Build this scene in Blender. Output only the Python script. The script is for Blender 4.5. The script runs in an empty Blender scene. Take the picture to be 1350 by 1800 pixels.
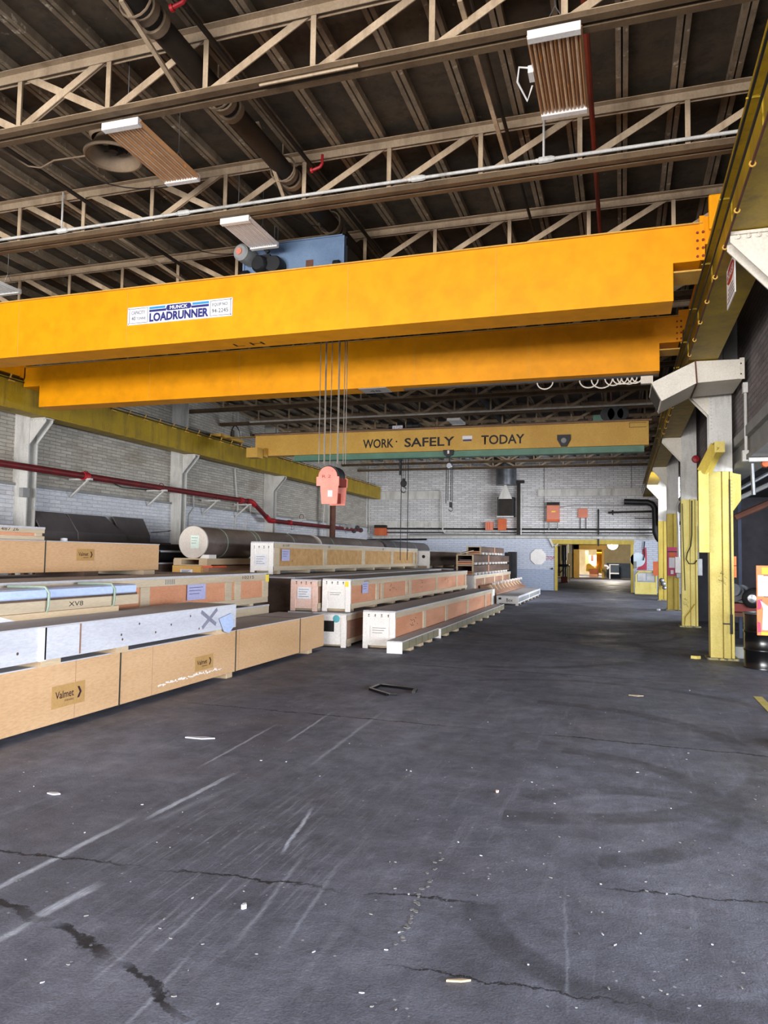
import bpy, math, random
from mathutils import Vector, Matrix
random.seed(7)
S = bpy.context.scene
COL = S.collection
# ------------------------------------------------------------------ camera
FPX, YAW, PITCH, ROLL = 1300.24, -0.312071, 0.0586887, 0.0148662
CAM = Vector((0, 0, 1.7))
_f = Vector((math.sin(YAW)*math.cos(PITCH), math.cos(YAW)*math.cos(PITCH), math.sin(PITCH)))
_r = Vector((math.cos(YAW), -math.sin(YAW), 0)); _u = _r.cross(_f)
CR = _r*math.cos(ROLL)+_u*math.sin(ROLL); CU = -_r*math.sin(ROLL)+_u*math.cos(ROLL)
cd = bpy.data.cameras.new('camera'); cam = bpy.data.objects.new('camera', cd); COL.objects.link(cam)
m = Matrix((CR, CU, -_f)).transposed().to_4x4(); m.translation = CAM; cam.matrix_world = m
cd.sensor_fit = 'VERTICAL'; cd.sensor_height = 36; cd.lens = FPX*36/1800; cd.clip_end = 300
S.camera = cam
# ------------------------------------------------------------------ light
S.view_settings.view_transform = 'Standard'; S.view_settings.look = 'None'
S.view_settings.gamma = 1; S.view_settings.use_curve_mapping = False
S.view_settings.exposure = 0.0
w = bpy.data.worlds.new('daylight'); S.world = w; w.use_nodes = True
bg = w.node_tree.nodes['Background']; bg.inputs[0].default_value = (0.62, 0.75, 1, 1); bg.inputs[1].default_value = 1.0
def area(name, loc, target, sx, sy, power, col, spread=180):
    l = bpy.data.lights.new(name, 'AREA'); l.shape = 'RECTANGLE'; l.size = sx; l.size_y = sy
    l.energy = power; l.color = col; l.spread = math.radians(spread)
    o = bpy.data.objects.new(name, l); COL.objects.link(o); o.location = loc
    o.rotation_euler = (Vector(target)-Vector(loc)).to_track_quat('-Z', 'Y').to_euler()
    return o
area('daylight_rear_door', (-5.5, -13.9, 1.5), (-5.5, 10, 1.5), 15, 2.8, 6900, (1.0, 0.97, 0.95))
area('added_rear_fill', (-5.5, -13.6, 5.9), (-5.5, 4, 0), 15, 1.6, 700, (0.93, 0.95, 1.0))  # added high fill for floor and crate tops, not a known window
area('daylight_gallery_door', (7.9, 29, 1.6), (-10, 29, 1.7), 10, 2.8, 2000, (0.86, 0.92, 1.0))
area('daylight_gallery_near', (7.9, 3.0, 1.6), (-10, 8, 1.7), 14, 2.8, 2500, (0.86, 0.92, 1.0))
area('added_side_fill', (1.86, 28.6, 4.3), (-9, 39.8, 3.0), 4.4, .8, 360, (0.95, 0.96, 1.0), 110)  # added fill to lift the far wall, no known source here

def at(x, y, X=None, Y=None, Z=None):
    d = CR*(x-675)-CU*(y-900)+_f*FPX
    t = (X-CAM.x)/d.x if X is not None else (Y-CAM.y)/d.y if Y is not None else (Z-CAM.z)/d.z
    return CAM+d*t
# ------------------------------------------------------------------ helpers: objects
def L(c):
    return tuple(((v/255)/12.92 if v/255 <= .04045 else ((v/255+.055)/1.055)**2.4) for v in c)+(1,)
def base_of(o):
    v = Vector((0, 0, 0))
    while o: v = v+o.location; o = o.parent
    return v
def thing(name, label, cat, loc=(0, 0, 0), group=None):
    o = bpy.data.objects.new(name, None); COL.objects.link(o); o.location = loc
    o.empty_display_size = .2; o['label'] = label; o['category'] = cat
    if group: o['group'] = group
    return o
class MB:
    def __init__(s): s.v = []; s.f = []; s.sm = False
    def add(s, vs, fs):
        n = len(s.v); s.v += [Vector(p) for p in vs]; s.f += [tuple(i+n for i in f) for f in fs]; return s
    def box(s, x0, x1, y0, y1, z0, z1):
        return s.add([(x0,y0,z0),(x1,y0,z0),(x1,y1,z0),(x0,y1,z0),(x0,y0,z1),(x1,y0,z1),(x1,y1,z1),(x0,y1,z1)],
                     [(0,3,2,1),(4,5,6,7),(0,1,5,4),(1,2,6,5),(2,3,7,6),(3,0,4,7)])
    def bar(s, p, q, w, h, up=(0,0,1)):
        p, q = Vector(p), Vector(q); d = (q-p).normalized(); up = Vector(up)
        a = d.cross(up)
        if a.length < 1e-4: a = d.cross(Vector((0,1,0)))
        a.normalize(); b = a.cross(d).normalized()
        c = [(-1,-1),(1,-1),(1,1),(-1,1)]
        vs = [p+a*i*w/2+b*j*h/2 for i, j in c]+[q+a*i*w/2+b*j*h/2 for i, j in c]
        return s.add(vs, [(0,1,2,3),(7,6,5,4),(0,4,5,1),(1,5,6,2),(2,6,7,3),(3,7,4,0)])
    def tube(s, pts, r, n=10, closed=False, rs=None):
        pts = [Vector(p) for p in pts]; k = len(pts); s.sm = True
        vs = []; a = None
        for i, p in enumerate(pts):
            if closed: d = pts[(i+1) % k]-pts[i-1]
            else: d = pts[min(i+1, k-1)]-pts[max(i-1, 0)]
            d.normalize()
            if a is None:
                a = d.cross(Vector((0,0,1)))
                if a.length < 1e-3: a = d.cross(Vector((0,1,0)))
            a = (a-d*a.dot(d)).normalized(); b = d.cross(a)
            rr = rs[i] if rs else r
            for j in range(n):
                t = 2*math.pi*j/n; vs.append(p+a*math.cos(t)*rr+b*math.sin(t)*rr)
        fs = []
        for i in range(k if closed else k-1):
            for j in range(n):
                i2 = (i+1) % k; fs.append((i*n+j, i*n+(j+1)%n, i2*n+(j+1)%n, i2*n+j))
        if not closed:
            fs.append(tuple(range(n-1, -1, -1))); fs.append(tuple((k-1)*n+j for j in range(n)))
        return s.add(vs, fs)
    def lathe(s, c, axis, prof, n=28):
        c = Vector(c); d = Vector(axis).normalized(); a = d.cross(Vector((0,0,1)))
        if a.length < 1e-3: a = Vector((1,0,0))
        a.normalize(); b = d.cross(a); s.sm = True; vs = []
        for r, h in prof:
            for j in range(n):
                t = 2*math.pi*j/n; vs.append(c+d*h+(a*math.cos(t)+b*math.sin(t))*r)
        fs = [(i*n+j, i*n+(j+1)%n, (i+1)*n+(j+1)%n, (i+1)*n+j) for i in range(len(prof)-1) for j in range(n)]
        return s.add(vs, fs)
    def prism(s, poly, vec):
        poly = [Vector(p) for p in poly]; n = len(poly); vec = Vector(vec)
        return s.add(poly+[p+vec for p in poly], [tuple(range(n-1,-1,-1)), tuple(range(n, 2*n))]+[(i,(i+1)%n,(i+1)%n+n,i+n) for i in range(n)])
    def ball(s, c, r, n=10):
        prof = [(max(1e-4, r*math.sin(math.pi*i/n)), -r*math.cos(math.pi*i/n)) for i in range(n+1)]
        return s.lathe(c, (0,0,1), prof, n*2)
def B(*a): return MB().box(*a)
def obj(name, mb, mat, parent=None, bevel=0, label=None, smooth=None):
    off = base_of(parent) if parent else Vector((0,0,0))
    me = bpy.data.meshes.new(name); me.from_pydata([p-off for p in mb.v], [], mb.f)
    import bmesh
    bm = bmesh.new(); bm.from_mesh(me); bmesh.ops.recalc_face_normals(bm, faces=bm.faces); bm.to_mesh(me); bm.free()
    if (mb.sm if smooth is None else smooth):
        me.polygons.foreach_set('use_smooth', [True]*len(me.polygons))
        try: me.set_sharp_from_angle(angle=math.radians(38))
        except Exception: pass
    me.materials.append(mat)
    o = bpy.data.objects.new(name, me); COL.objects.link(o)
    if parent: o.parent = parent
    if bevel:
        b = o.modifiers.new('bevel', 'BEVEL'); b.width = bevel; b.segments = 2; b.limit_method = 'ANGLE'
    if label: o['label'] = label
    return o
def single(name, mb, mat, label, cat, group=None, bevel=0, loc=None):
    if loc is None:
        n = len(mb.v); loc = (sum(p.x for p in mb.v)/n, sum(p.y for p in mb.v)/n, min(p.z for p in mb.v))
    loc = Vector(loc); mb.v = [p-loc for p in mb.v]
    o = obj(name, mb, mat, None, bevel); o.location = loc; o['label'] = label; o['category'] = cat
    if group: o['group'] = group
    return o
def struct(name, mb, mat, bevel=0):
    o = obj(name, mb, mat, None, bevel); o['kind'] = 'structure'; return o
def dup(o, loc=None, label=None, parent=None, rz=None):
    c = o.copy(); COL.objects.link(c); c.parent = parent
    if loc is not None: c.location = loc
    if rz is not None: c.rotation_euler = (0, 0, rz)
    if label: c['label'] = label
    for ch in list(o.children): dup(ch, parent=c)
    return c
def text(name, s, mat, parent, o0, u, v, W, H, depth=.004, bold=0.0, label=None):
    cu = bpy.data.curves.new(name, 'FONT'); cu.body = s; cu.offset = bold; cu.resolution_u = 3
    tmp = bpy.data.objects.new('tmp', cu); COL.objects.link(tmp); bpy.context.view_layer.update()
    me = bpy.data.meshes.new_from_object(tmp); bpy.data.objects.remove(tmp)
    u, v, o0 = Vector(u), Vector(v), Vector(o0); nrm = u.cross(v).normalized()
    xs = [p.co.x for p in me.vertices]; ys = [p.co.y for p in me.vertices]
    x0, x1, y0, y1 = min(xs), max(xs), min(ys), max(ys); off = base_of(parent)
    for p in me.vertices:
        p.co = o0+u*((p.co.x-x0)/(x1-x0)*W)+v*((p.co.y-y0)/(y1-y0)*H)+nrm*depth-off
    me.materials.clear(); me.materials.append(mat)
    t = bpy.data.objects.new(name, me); COL.objects.link(t); t.parent = parent
    if label: t['label'] = label
    return t
# ------------------------------------------------------------------ helpers: materials
def nt(name):
    m = bpy.data.materials.new(name); m.use_nodes = True; return m, m.node_tree.nodes, m.node_tree.links, m.node_tree.nodes['Principled BSDF']
def ramp(N, K, src, stops):
    r = N.new('ShaderNodeValToRGB'); K.new(src, r.inputs[0]); e = r.color_ramp.elements
    while len(e) < len(stops): e.new(.5)
    for i, (p, c) in enumerate(stops): e[i].position = p; e[i].color = c
    return r.outputs[0]
def noise(N, K, vec, sc, det=4, rough=.55, stretch=None):
    n = N.new('ShaderNodeTexNoise'); n.inputs['Scale'].default_value = sc; n.inputs['Detail'].default_value = det; n.inputs['Roughness'].default_value = rough
    if stretch:
        mp = N.new('ShaderNodeMapping'); mp.inputs['Scale'].default_value = stretch; K.new(vec, mp.inputs['Vector']); vec = mp.outputs[0]
    K.new(vec, n.inputs['Vector']); return n.outputs['Fac']
def mix(N, K, fac, a, b, mode='MIX'):
    x = N.new('ShaderNodeMix'); x.data_type = 'RGBA'; x.blend_type = mode
    for i, v in ((0, fac), (6, a), (7, b)):
        if isinstance(v, bpy.types.NodeSocket): K.new(v, x.inputs[i])
        else: x.inputs[i].default_value = v
    return x.outputs[2]
def mth(N, K, op, a, b=None, c=None, clamp=False):
    x = N.new('ShaderNodeMath'); x.operation = op; x.use_clamp = clamp
    for i, v in enumerate((a, b, c)):
        if v is None: continue
        if isinstance(v, bpy.types.NodeSocket): K.new(v, x.inputs[i])
        else: x.inputs[i].default_value = v
    return x.outputs[0]
def obvec(N, K, rnd=True):
    tc = N.new('ShaderNodeTexCoord').outputs['Object']
    if not rnd: return tc
    oi = N.new('ShaderNodeObjectInfo').outputs['Random']
    v = N.new('ShaderNodeVectorMath'); v.operation = 'ADD'; K.new(tc, v.inputs[0])
    c = N.new('ShaderNodeCombineXYZ'); s = mth(N, K, 'MULTIPLY', oi, 37.0)
    for i in range(3): K.new(s, c.inputs[i])
    K.new(c.outputs[0], v.inputs[1]); return v.outputs[0]
def mk(name, c1, c2=None, rough=.7, metal=0, sc=2.5, stretch=None, bump=.0, spots=None, spot_amt=.62, spec=.4, fine=40, dirt=None):
    m, N, K, P = nt(name); v = obvec(N, K)
    c1 = L(c1); c2 = L(c2) if c2 else tuple(x*.8 for x in c1[:3])+(1,)
    f = noise(N, K, v, sc, 6, .6, stretch); col = ramp(N, K, f, [(.32, c1), (.68, c2)])
    g = noise(N, K, v, fine, 3, .6, stretch)
    col = mix(N, K, .35, col, ramp(N, K, g, [(.3, (.55,.55,.55,1)), (.6, (1,1,1,1))]), 'MULTIPLY')
    if spots:
        h = noise(N, K, v, 9, 5, .7); k = ramp(N, K, h, [(spot_amt, (0,0,0,1)), (spot_amt+.05, (1,1,1,1))]); col = mix(N, K, k, col, L(spots))
    if dirt:
        h = noise(N, K, v, 1.3, 7, .7, (3,3,.5)); k = ramp(N, K, h, [(.48, (0,0,0,1)), (.75, (1,1,1,1))]); col = mix(N, K, k, col, L(dirt))
    K.new(col, P.inputs['Base Color']); P.inputs['Roughness'].default_value = rough; P.inputs['Metallic'].default_value = metal
    P.inputs['Specular IOR Level'].default_value = spec
    if bump:
        b = N.new('ShaderNodeBump'); b.inputs['Strength'].default_value = bump; b.inputs['Distance'].default_value = .01; K.new(g, b.inputs['Height']); K.new(b.outputs[0], P.inputs['Normal'])
    return m
def emit(name, c, st):
    m, N, K, P = nt(name); P.inputs['Base Color'].default_value = L(c); P.inputs['Emission Color'].default_value = L(c); P.inputs['Emission Strength'].default_value = st; return m
def brick(name, c1, c2, mortar, ax, low=None, zlow=0, low2=None, zlow2=0, bw=.4, bh=.2, stain=(70,62,52), amt=.55, msize=.012):
    """painted block wall in true metres; ax = horizontal axis of the wall"""
    m, N, K, P = nt(name); tc = N.new('ShaderNodeTexCoord').outputs['Object']
    sp = N.new('ShaderNodeSeparateXYZ'); K.new(tc, sp.inputs[0]); cb = N.new('ShaderNodeCombineXYZ')
    K.new(sp.outputs[ax], cb.inputs[0]); K.new(sp.outputs[2], cb.inputs[1])
    b = N.new('ShaderNodeTexBrick'); K.new(cb.outputs[0], b.inputs['Vector']); b.inputs['Scale'].default_value = 1
    b.inputs['Brick Width'].default_value = bw; b.inputs['Row Height'].default_value = bh; b.inputs['Mortar Size'].default_value = msize; b.inputs['Mortar Smooth'].default_value = .3
    b.inputs['Color1'].default_value = L(c1); b.inputs['Color2'].default_value = L(c2); b.inputs['Mortar'].default_value = L(mortar); b.inputs['Bias'].default_value = 0
    col = b.outputs['Color']
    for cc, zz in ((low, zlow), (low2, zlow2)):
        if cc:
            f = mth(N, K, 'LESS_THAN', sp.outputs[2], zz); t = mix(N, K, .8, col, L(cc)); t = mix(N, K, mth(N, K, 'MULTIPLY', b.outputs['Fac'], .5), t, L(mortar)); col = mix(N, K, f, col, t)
    h = noise(N, K, cb.outputs[0], .9, 8, .65, (.7,1.6,1)); k = ramp(N, K, h, [(amt, (0,0,0,1)), (amt+.3, (.8,.8,.8,1))]); col = mix(N, K, k, col, L(stain))
    h2 = noise(N, K, cb.outputs[0], 14, 4, .6, (.5,3,1)); col = mix(N, K, .5, col, ramp(N, K, h2, [(.3, (.55,.55,.55,1)), (.65, (1.1,1.1,1.1,1))]), 'MULTIPLY')
    K.new(col, P.inputs['Base Color']); P.inputs['Roughness'].default_value = .85; P.inputs['Specular IOR Level'].default_value = .25
    bp = N.new('ShaderNodeBump'); bp.inputs['Strength'].default_value = .5; bp.inputs['Distance'].default_value = .02; K.new(mth(N, K, 'SUBTRACT', h2, b.outputs['Fac']), bp.inputs['Height']); K.new(bp.outputs[0], P.inputs['Normal'])
    return m
# ------------------------------------------------------------------ materials
def floor_mat():
    m, N, K, P = nt('asphalt_floor'); tc = N.new('ShaderNodeTexCoord').outputs['Object']
    col = ramp(N, K, noise(N, K, tc, .55, 9, .62, (1,.6,1)), [(.3, L((92,94,106))), (.5, L((112,115,129))), (.72, L((142,145,161)))])
    col = mix(N, K, .75, col, ramp(N, K, noise(N, K, tc, 4, 9, .75), [(.32, (.5,.5,.5,1)), (.52, (.9,.9,.9,1)), (.7, (1.35,1.35,1.35,1))]), 'MULTIPLY')
    col = mix(N, K, ramp(N, K, noise(N, K, tc, 1.7, 9, .7, (1,.7,1)), [(.56, (0,0,0,1)), (.66, (.35,.35,.35,1))]), col, L((150,153,168)))
    g = noise(N, K, tc, 90, 3, .6)
    col = mix(N, K, .5, col, ramp(N, K, g, [(.3, (.5,.5,.5,1)), (.62, (1.2,1.2,1.2,1))]), 'MULTIPLY')
    # long drag streaks along the bay
    st = noise(N, K, tc, 1.6, 8, .7, (7,.5,1)); col = mix(N, K, ramp(N, K, st, [(.56, (0,0,0,1)), (.85, (.28,.28,.28,1))]), col, L((196,198,212)))
    sp = N.new('ShaderNodeSeparateXYZ'); K.new(tc, sp.inputs[0])
    wob = mth(N, K, 'MULTIPLY', mth(N, K, 'SUBTRACT', noise(N, K, tc, 3.5, 8, .75), .5), .4)
    def arc(cx, cy, R, wd, a0, a1):
        dx = mth(N, K, 'SUBTRACT', sp.outputs[0], cx); dy = mth(N, K, 'SUBTRACT', sp.outputs[1], cy)
        r = mth(N, K, 'SQRT', mth(N, K, 'ADD', mth(N, K, 'MULTIPLY', dx, dx), mth(N, K, 'MULTIPLY', dy, dy)))
        e = mth(N, K, 'ABSOLUTE', mth(N, K, 'SUBTRACT', r, R)); k = mth(N, K, 'SUBTRACT', 1.0, mth(N, K, 'DIVIDE', e, wd), clamp=True)
        k = mth(N, K, 'MULTIPLY', k, 2.5, clamp=True)
        an = mth(N, K, 'ARCTAN2', dy, dx); k = mth(N, K, 'MULTIPLY', k, mth(N, K, 'MULTIPLY', mth(N, K, 'GREATER_THAN', an, a0), mth(N, K, 'LESS_THAN', an, a1)))
        return k
    dark = None
    for a in ((-.9, 7.0, 2.0, .13, -1.5, 1.6), (-.6, 5.6, 1.25, .12, -1.2, 1.5), (.2, 4.9, .95, .13, -.3, 2.6), (-.5, 8.3, 2.4, .1, -.2, 2.2), (.1, 3.9, .8, .1, -2.9, .6), (-2.5, 14.5, 3.0, .14, -1.5, 1.2), (-1.2, 18, 2.4, .12, -2.9, .2)):
        k = arc(*a); dark = k if dark is None else mth(N, K, 'MAXIMUM', dark, k)
    dark = mth(N, K, 'MULTIPLY', dark, ramp(N, K, noise(N, K, tc, 3, 6, .7), [(.35, (.15,.15,.15,1)), (.62, (.6,.6,.6,1))]))
    col = mix(N, K, dark, col, L((58,58,64)))
    s2_ = ramp(N, K, noise(N, K, tc, 4, 8, .75, (8,.45,1)), [(.52, (0,0,0,1)), (.72, (.7,.7,.7,1))])
    bx_ = mth(N, K, 'MULTIPLY', mth(N, K, 'SUBTRACT', 1.0, mth(N, K, 'DIVIDE', mth(N, K, 'ABSOLUTE', mth(N, K, 'SUBTRACT', sp.outputs[0], -2.1)), 1.1), clamp=True), mth(N, K, 'SUBTRACT', 1.0, mth(N, K, 'DIVIDE', mth(N, K, 'ABSOLUTE', mth(N, K, 'SUBTRACT', sp.outputs[1], 3.9)), 2.2), clamp=True))
    col = mix(N, K, mth(N, K, 'MULTIPLY', s2_, bx_), col, L((190,196,212)))
    def seg(p, q, w0, soft=1.0, wb=0.15):
        ax, ay = p; dx, dy = q[0]-ax, q[1]-ay; ln = math.hypot(dx, dy); dx /= ln; dy /= ln
        px = mth(N, K, 'SUBTRACT', sp.outputs[0], ax); py = mth(N, K, 'SUBTRACT', sp.outputs[1], ay)
        t = mth(N, K, 'ADD', mth(N, K, 'MULTIPLY', px, dx), mth(N, K, 'MULTIPLY', py, dy))
        e = mth(N, K, 'ABSOLUTE', mth(N, K, 'ADD', mth(N, K, 'SUBTRACT', mth(N, K, 'MULTIPLY', px, dy), mth(N, K, 'MULTIPLY', py, dx)), mth(N, K, 'MULTIPLY', wob, wb)))
        k = mth(N, K, 'SUBTRACT', 1.0, mth(N, K, 'DIVIDE', e, w0), clamp=True)
        inr = mth(N, K, 'MULTIPLY', mth(N, K, 'MULTIPLY', t, 6/ln, clamp=True), mth(N, K, 'MULTIPLY', mth(N, K, 'SUBTRACT', ln, t), 3/ln, clamp=True))
        return mth(N, K, 'MULTIPLY', mth(N, K, 'MULTIPLY', k, soft, clamp=True), inr)
    lite = None
    for a in (((-2.9,4.1),(-2.86,5.3),.03,1.6), ((-2.84,4.0),(-2.7,5.0),.05,.3), ((-1.84,3.9),(-2.0,4.75),.018,1.3), ((-3.0,2.9),(-2.98,4.2),.03,1.5), ((-2.6,2.85),(-2.55,3.3),.04,1.6), ((-2.62,2.4),(-2.58,2.9),.03,1.4),
              ((-2.0,2.5),(-2.05,3.3),.015,.45), ((-1.9,2.7),(-1.95,3.6),.015,.4), ((-1.6,2.9),(-1.75,4.2),.02,.35), ((-1.4,3.0),(-1.5,4.0),.015,.35), ((-1.7,2.3),(-1.75,2.9),.015,.5), ((-3.2,5.2),(-3.3,6.9),.02,.8), ((-2.4,5.5),(-2.5,8.0),.03,.5), ((-2.9,6.2),(-3.0,7.6),.02,.9), ((-.2,2.9),(-.3,4.2),.012,.25)):
        k = seg(*a); lite = k if lite is None else mth(N, K, 'MAXIMUM', lite, k)
    lite = mth(N, K, 'MULTIPLY', lite, ramp(N, K, noise(N, K, tc, 20, 6, .7, (4,.4,1)), [(.25, (.25,.25,.25,1)), (.6, (1,1,1,1))]))
    col = mix(N, K, mth(N, K, 'MULTIPLY', lite, .8), col, L((214,222,238)))
    crack = None
    pts = [((-4.9,7.42),(-1.0,7.38),.018), ((-1.0,7.4),(2.2,7.25),.02), ((-3.6,3.38),(-2.4,3.55),.014), ((-2.4,3.53),(-1.3,3.62),.014), ((-1.3,3.62),(-.6,3.75),.01), ((-3.3,3.05),(-2.5,2.86),.035), ((-2.5,2.88),(-2.0,2.7),.03), ((-2.0,2.72),(-1.5,2.45),.02), ((-1.5,2.45),(-1.1,2.1),.02), ((-1.0,3.05),(.2,3.1),.01), ((-4,11.3),(1.5,11.2),.02), ((-3.6,20),(1.4,20),.03), ((-.2,4.1),(1.2,4.25),.01)]
    for p, q, w0 in pts:
        k = seg(p, q, w0, 2.2, .6); crack = k if crack is None else mth(N, K, 'MAXIMUM', crack, k)
    col = mix(N, K, mth(N, K, 'MULTIPLY', crack, .85), col, L((30,30,34)))
    vo = N.new('ShaderNodeTexVoronoi'); K.new(tc, vo.inputs['Vector']); vo.inputs['Scale'].default_value = 16
    sk = mth(N, K, 'MULTIPLY', mth(N, K, 'LESS_THAN', vo.outputs['Distance'], .11), mth(N, K, 'GREATER_THAN', noise(N, K, tc, 2.4, 4, .7), .56))
    col = mix(N, K, mth(N, K, 'MULTIPLY', sk, .55), col, L((200,202,210)))
    K.new(col, P.inputs['Base Color'])
    K.new(ramp(N, K, noise(N, K, tc, 1.1, 6, .6), [(.35, (.5,.5,.5,1)), (.65, (.8,.8,.8,1))]), P.inputs['Roughness']); P.inputs['Specular IOR Level'].default_value = .35
    hh = mth(N, K, 'ADD', mth(N, K, 'MULTIPLY', g, .25), mth(N, K, 'MULTIPLY', noise(N, K, tc, 12, 8, .7), .8)); hh = mth(N, K, 'SUBTRACT', hh, mth(N, K, 'MULTIPLY', crack, 2.0)); hh = mth(N, K, 'ADD', hh, mth(N, K, 'MULTIPLY', sk, .5))
    bp = N.new('ShaderNodeBump'); bp.inputs['Strength'].default_value = .55; bp.inputs['Distance'].default_value = .02; K.new(hh, bp.inputs['Height']); K.new(bp.outputs[0], P.inputs['Normal'])
    return m
FLOOR = floor_mat()
YEL = mk('crane_yellow_paint', (243,160,0), (236,152,0), .5, sc=.5, spots=(214,140,10), spot_amt=.8, spec=.25, fine=3)
YEL2 = mk('old_yellow_paint', (214,170,78), (200,152,66), .6, sc=1.2, spots=(120,84,40), spot_amt=.72)
OLIVE = mk('olive_yellow_paint', (176,146,24), (150,122,22), .55, sc=1.5, dirt=(110,90,40))
LEMON = mk('lemon_yellow_paint', (222,206,122), (208,188,100), .6, sc=3, spots=(150,130,60), spot_amt=.7, dirt=(190,170,80))
MUSTARD = mk('mustard_yellow_paint', (198,174,76), (184,158,62), .6, sc=3, dirt=(150,130,60))
WHITE = mk('white_paint', (214,212,206), (196,194,188), .6, sc=2, dirt=(150,146,138))
CREAM = mk('cream_paint', (226,220,206), (210,202,188), .55, sc=2, spots=(160,140,110), spot_amt=.74)
GREYP = mk('grey_paint', (150,150,148), (130,130,128), .6)
TRUSSM = mk('truss_paint', (190,168,140), (168,146,118), .6, sc=2, dirt=(130,108,84))
CHORDM = mk('dirty_chord', (112,92,68), (88,70,50), .8, sc=1.5, dirt=(70,54,38))
ROOF = mk('sooty_roof_slab', (84,72,56), (52,45,35), .9, sc=.9, spots=(110,102,84), spot_amt=.66, dirt=(38,32,24), fine=12)
RIB = mk('roof_slab_leg', (150,133,109), (110,96,78), .9, sc=1.6, stretch=(2,.5,1), spots=(176,166,146), spot_amt=.6, dirt=(90,78,62), fine=20)
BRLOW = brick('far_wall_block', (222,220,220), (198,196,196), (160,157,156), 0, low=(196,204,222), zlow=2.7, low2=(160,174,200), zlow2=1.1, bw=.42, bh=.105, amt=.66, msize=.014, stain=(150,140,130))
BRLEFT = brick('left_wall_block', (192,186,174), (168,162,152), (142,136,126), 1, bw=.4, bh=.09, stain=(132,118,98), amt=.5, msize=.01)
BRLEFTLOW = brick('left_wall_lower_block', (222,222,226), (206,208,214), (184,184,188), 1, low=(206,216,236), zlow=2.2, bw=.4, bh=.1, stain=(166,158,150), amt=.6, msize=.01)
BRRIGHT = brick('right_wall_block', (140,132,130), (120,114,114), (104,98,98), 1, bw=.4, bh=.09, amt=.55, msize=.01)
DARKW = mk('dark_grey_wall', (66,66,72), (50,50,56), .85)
BLACKM = mk('black_enamel', (12,12,14), (6,6,8), .22, spec=.6)
DARKM = mk('dark_steel', (44,44,46), (26,26,28), .5, metal=.3)
STEEL = mk('galvanised_steel', (150,152,154), (120,122,126), .38, metal=.7)
ROPE = mk('wire_rope', (140,132,122), (96,88,80), .5, metal=.4, fine=200)
SOOT = mk('sooty_pipe', (44,36,28), (24,20,16), .7, spots=(80,56,40), spot_amt=.66)
PIPEB = mk('pipe_band', (132,112,90), (100,84,66), .7)
REDP = mk('red_pipe_paint', (118,26,30), (92,22,26), .5, dirt=(70,30,30))
REDV = mk('bright_red_paint', (190,30,40), (150,20,30), .5)
RUST = mk('rusty_steel', (110,70,56), (80,50,40), .8)
PLY = mk('plywood_side', (216,176,134), (202,160,116), .75, sc=1.4, stretch=(1,.35,1.6), spots=(150,110,70), spot_amt=.76)
PLYTOP = mk('dusty_plywood_top', (206,204,206), (182,180,184), .85, sc=1.2, stretch=(1,.3,1))
ORPLY = mk('orange_plywood', (222,160,124), (200,134,98), .75, sc=1.8, stretch=(1,.4,2), spots=(130,80,50), spot_amt=.72)
BRPLY = mk('brown_plywood', (176,136,112), (146,110,90), .8, sc=1.8, stretch=(1,.4,2))
DKPLY = mk('dark_plywood', (104,84,72), (76,60,52), .85, sc=1.8, stretch=(1,.4,2))
WOOD = mk('pale_timber', (216,192,158), (194,168,134), .75, sc=2, stretch=(1,.3,3), spots=(120,90,60), spot_amt=.76)
WOODG = mk('greyed_timber', (212,194,166), (186,168,142), .8, sc=2, stretch=(1,.3,3), spots=(110,90,70), spot_amt=.72)
WWOOD = mk('whitewashed_timber', (212,212,218), (192,192,202), .75, sc=2, stretch=(1,.4,2), spots=(120,116,116), spot_amt=.72)
WEND = mk('white_crate_end', (246,242,236), (236,230,224), .7, sc=3, spots=(190,180,176), spot_amt=.74)
PINKEND = mk('pinkish_crate_end', (238,204,190), (228,188,170), .7, sc=4, spots=(190,150,130), spot_amt=.7)
SLEEPER = mk('olive_timber', (150,142,116), (128,120,96), .8, stretch=(1,.4,2))
PAPER = mk('white_paper', (236,236,240), (226,226,234), .6)
PAPERB = mk('lavender_paper', (186,186,226), (176,176,216), .6)
KRAFT = mk('kraft_label', (190,150,92), (180,140,84), .7)
INK = mk('black_ink', (24,22,24), (18,16,18), .6)
NAVY = mk('navy_print', (44,46,120), (40,42,110), .5)
SKYB = mk('sky_blue_print', (60,150,205), (56,140,196), .5)
MAROON = mk('maroon_print', (60,26,40), (54,24,36), .6)
STRAPG = mk('green_strap', (160,176,160), (140,158,140), .5)
STRAPD = mk('dark_strap', (60,64,52), (44,46,40), .6)
BLUED = mk('dark_blue_paint', (50,62,88), (40,50,74), .6)
BLUEP = mk('blue_machine_paint', (106,128,154), (88,110,138), .5, spots=(110,100,100), spot_amt=.75)
HOOKR = mk('coral_red_paint', (234,146,128), (224,126,110), .55, spots=(170,70,60), spot_amt=.68)
HOOKD = mk('dark_red_paint', (140,48,36), (116,40,30), .6)
ORANGE = mk('orange_paint', (206,104,58), (190,88,46), .6, spots=(150,70,40), spot_amt=.7)
SALMON = mk('salmon_paint', (214,134,108), (204,120,96), .6)
GREENP = mk('green_paint', (98,140,118), (80,120,100), .5)
SHEET = mk('dark_sheet_metal', (104,98,98), (84,80,84), .55, metal=.1, sc=1.2, dirt=(100,90,84))
WRAP = mk('brown_wrap', (134,120,112), (104,92,86), .35, sc=2.5, stretch=(1,.5,1), spots=(80,64,58), spot_amt=.62)
WRAPD = mk('grey_wrap', (104,98,98), (84,80,84), .45, sc=2.5, stretch=(1,.5,1))
ROLLEND = mk('roll_end_board', (222,212,200), (208,196,184), .7, sc=3)
FOIL = mk('pale_blue_foil', (196,212,244), (170,190,230), .3, sc=1.5, stretch=(1,.4,1))
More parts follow.
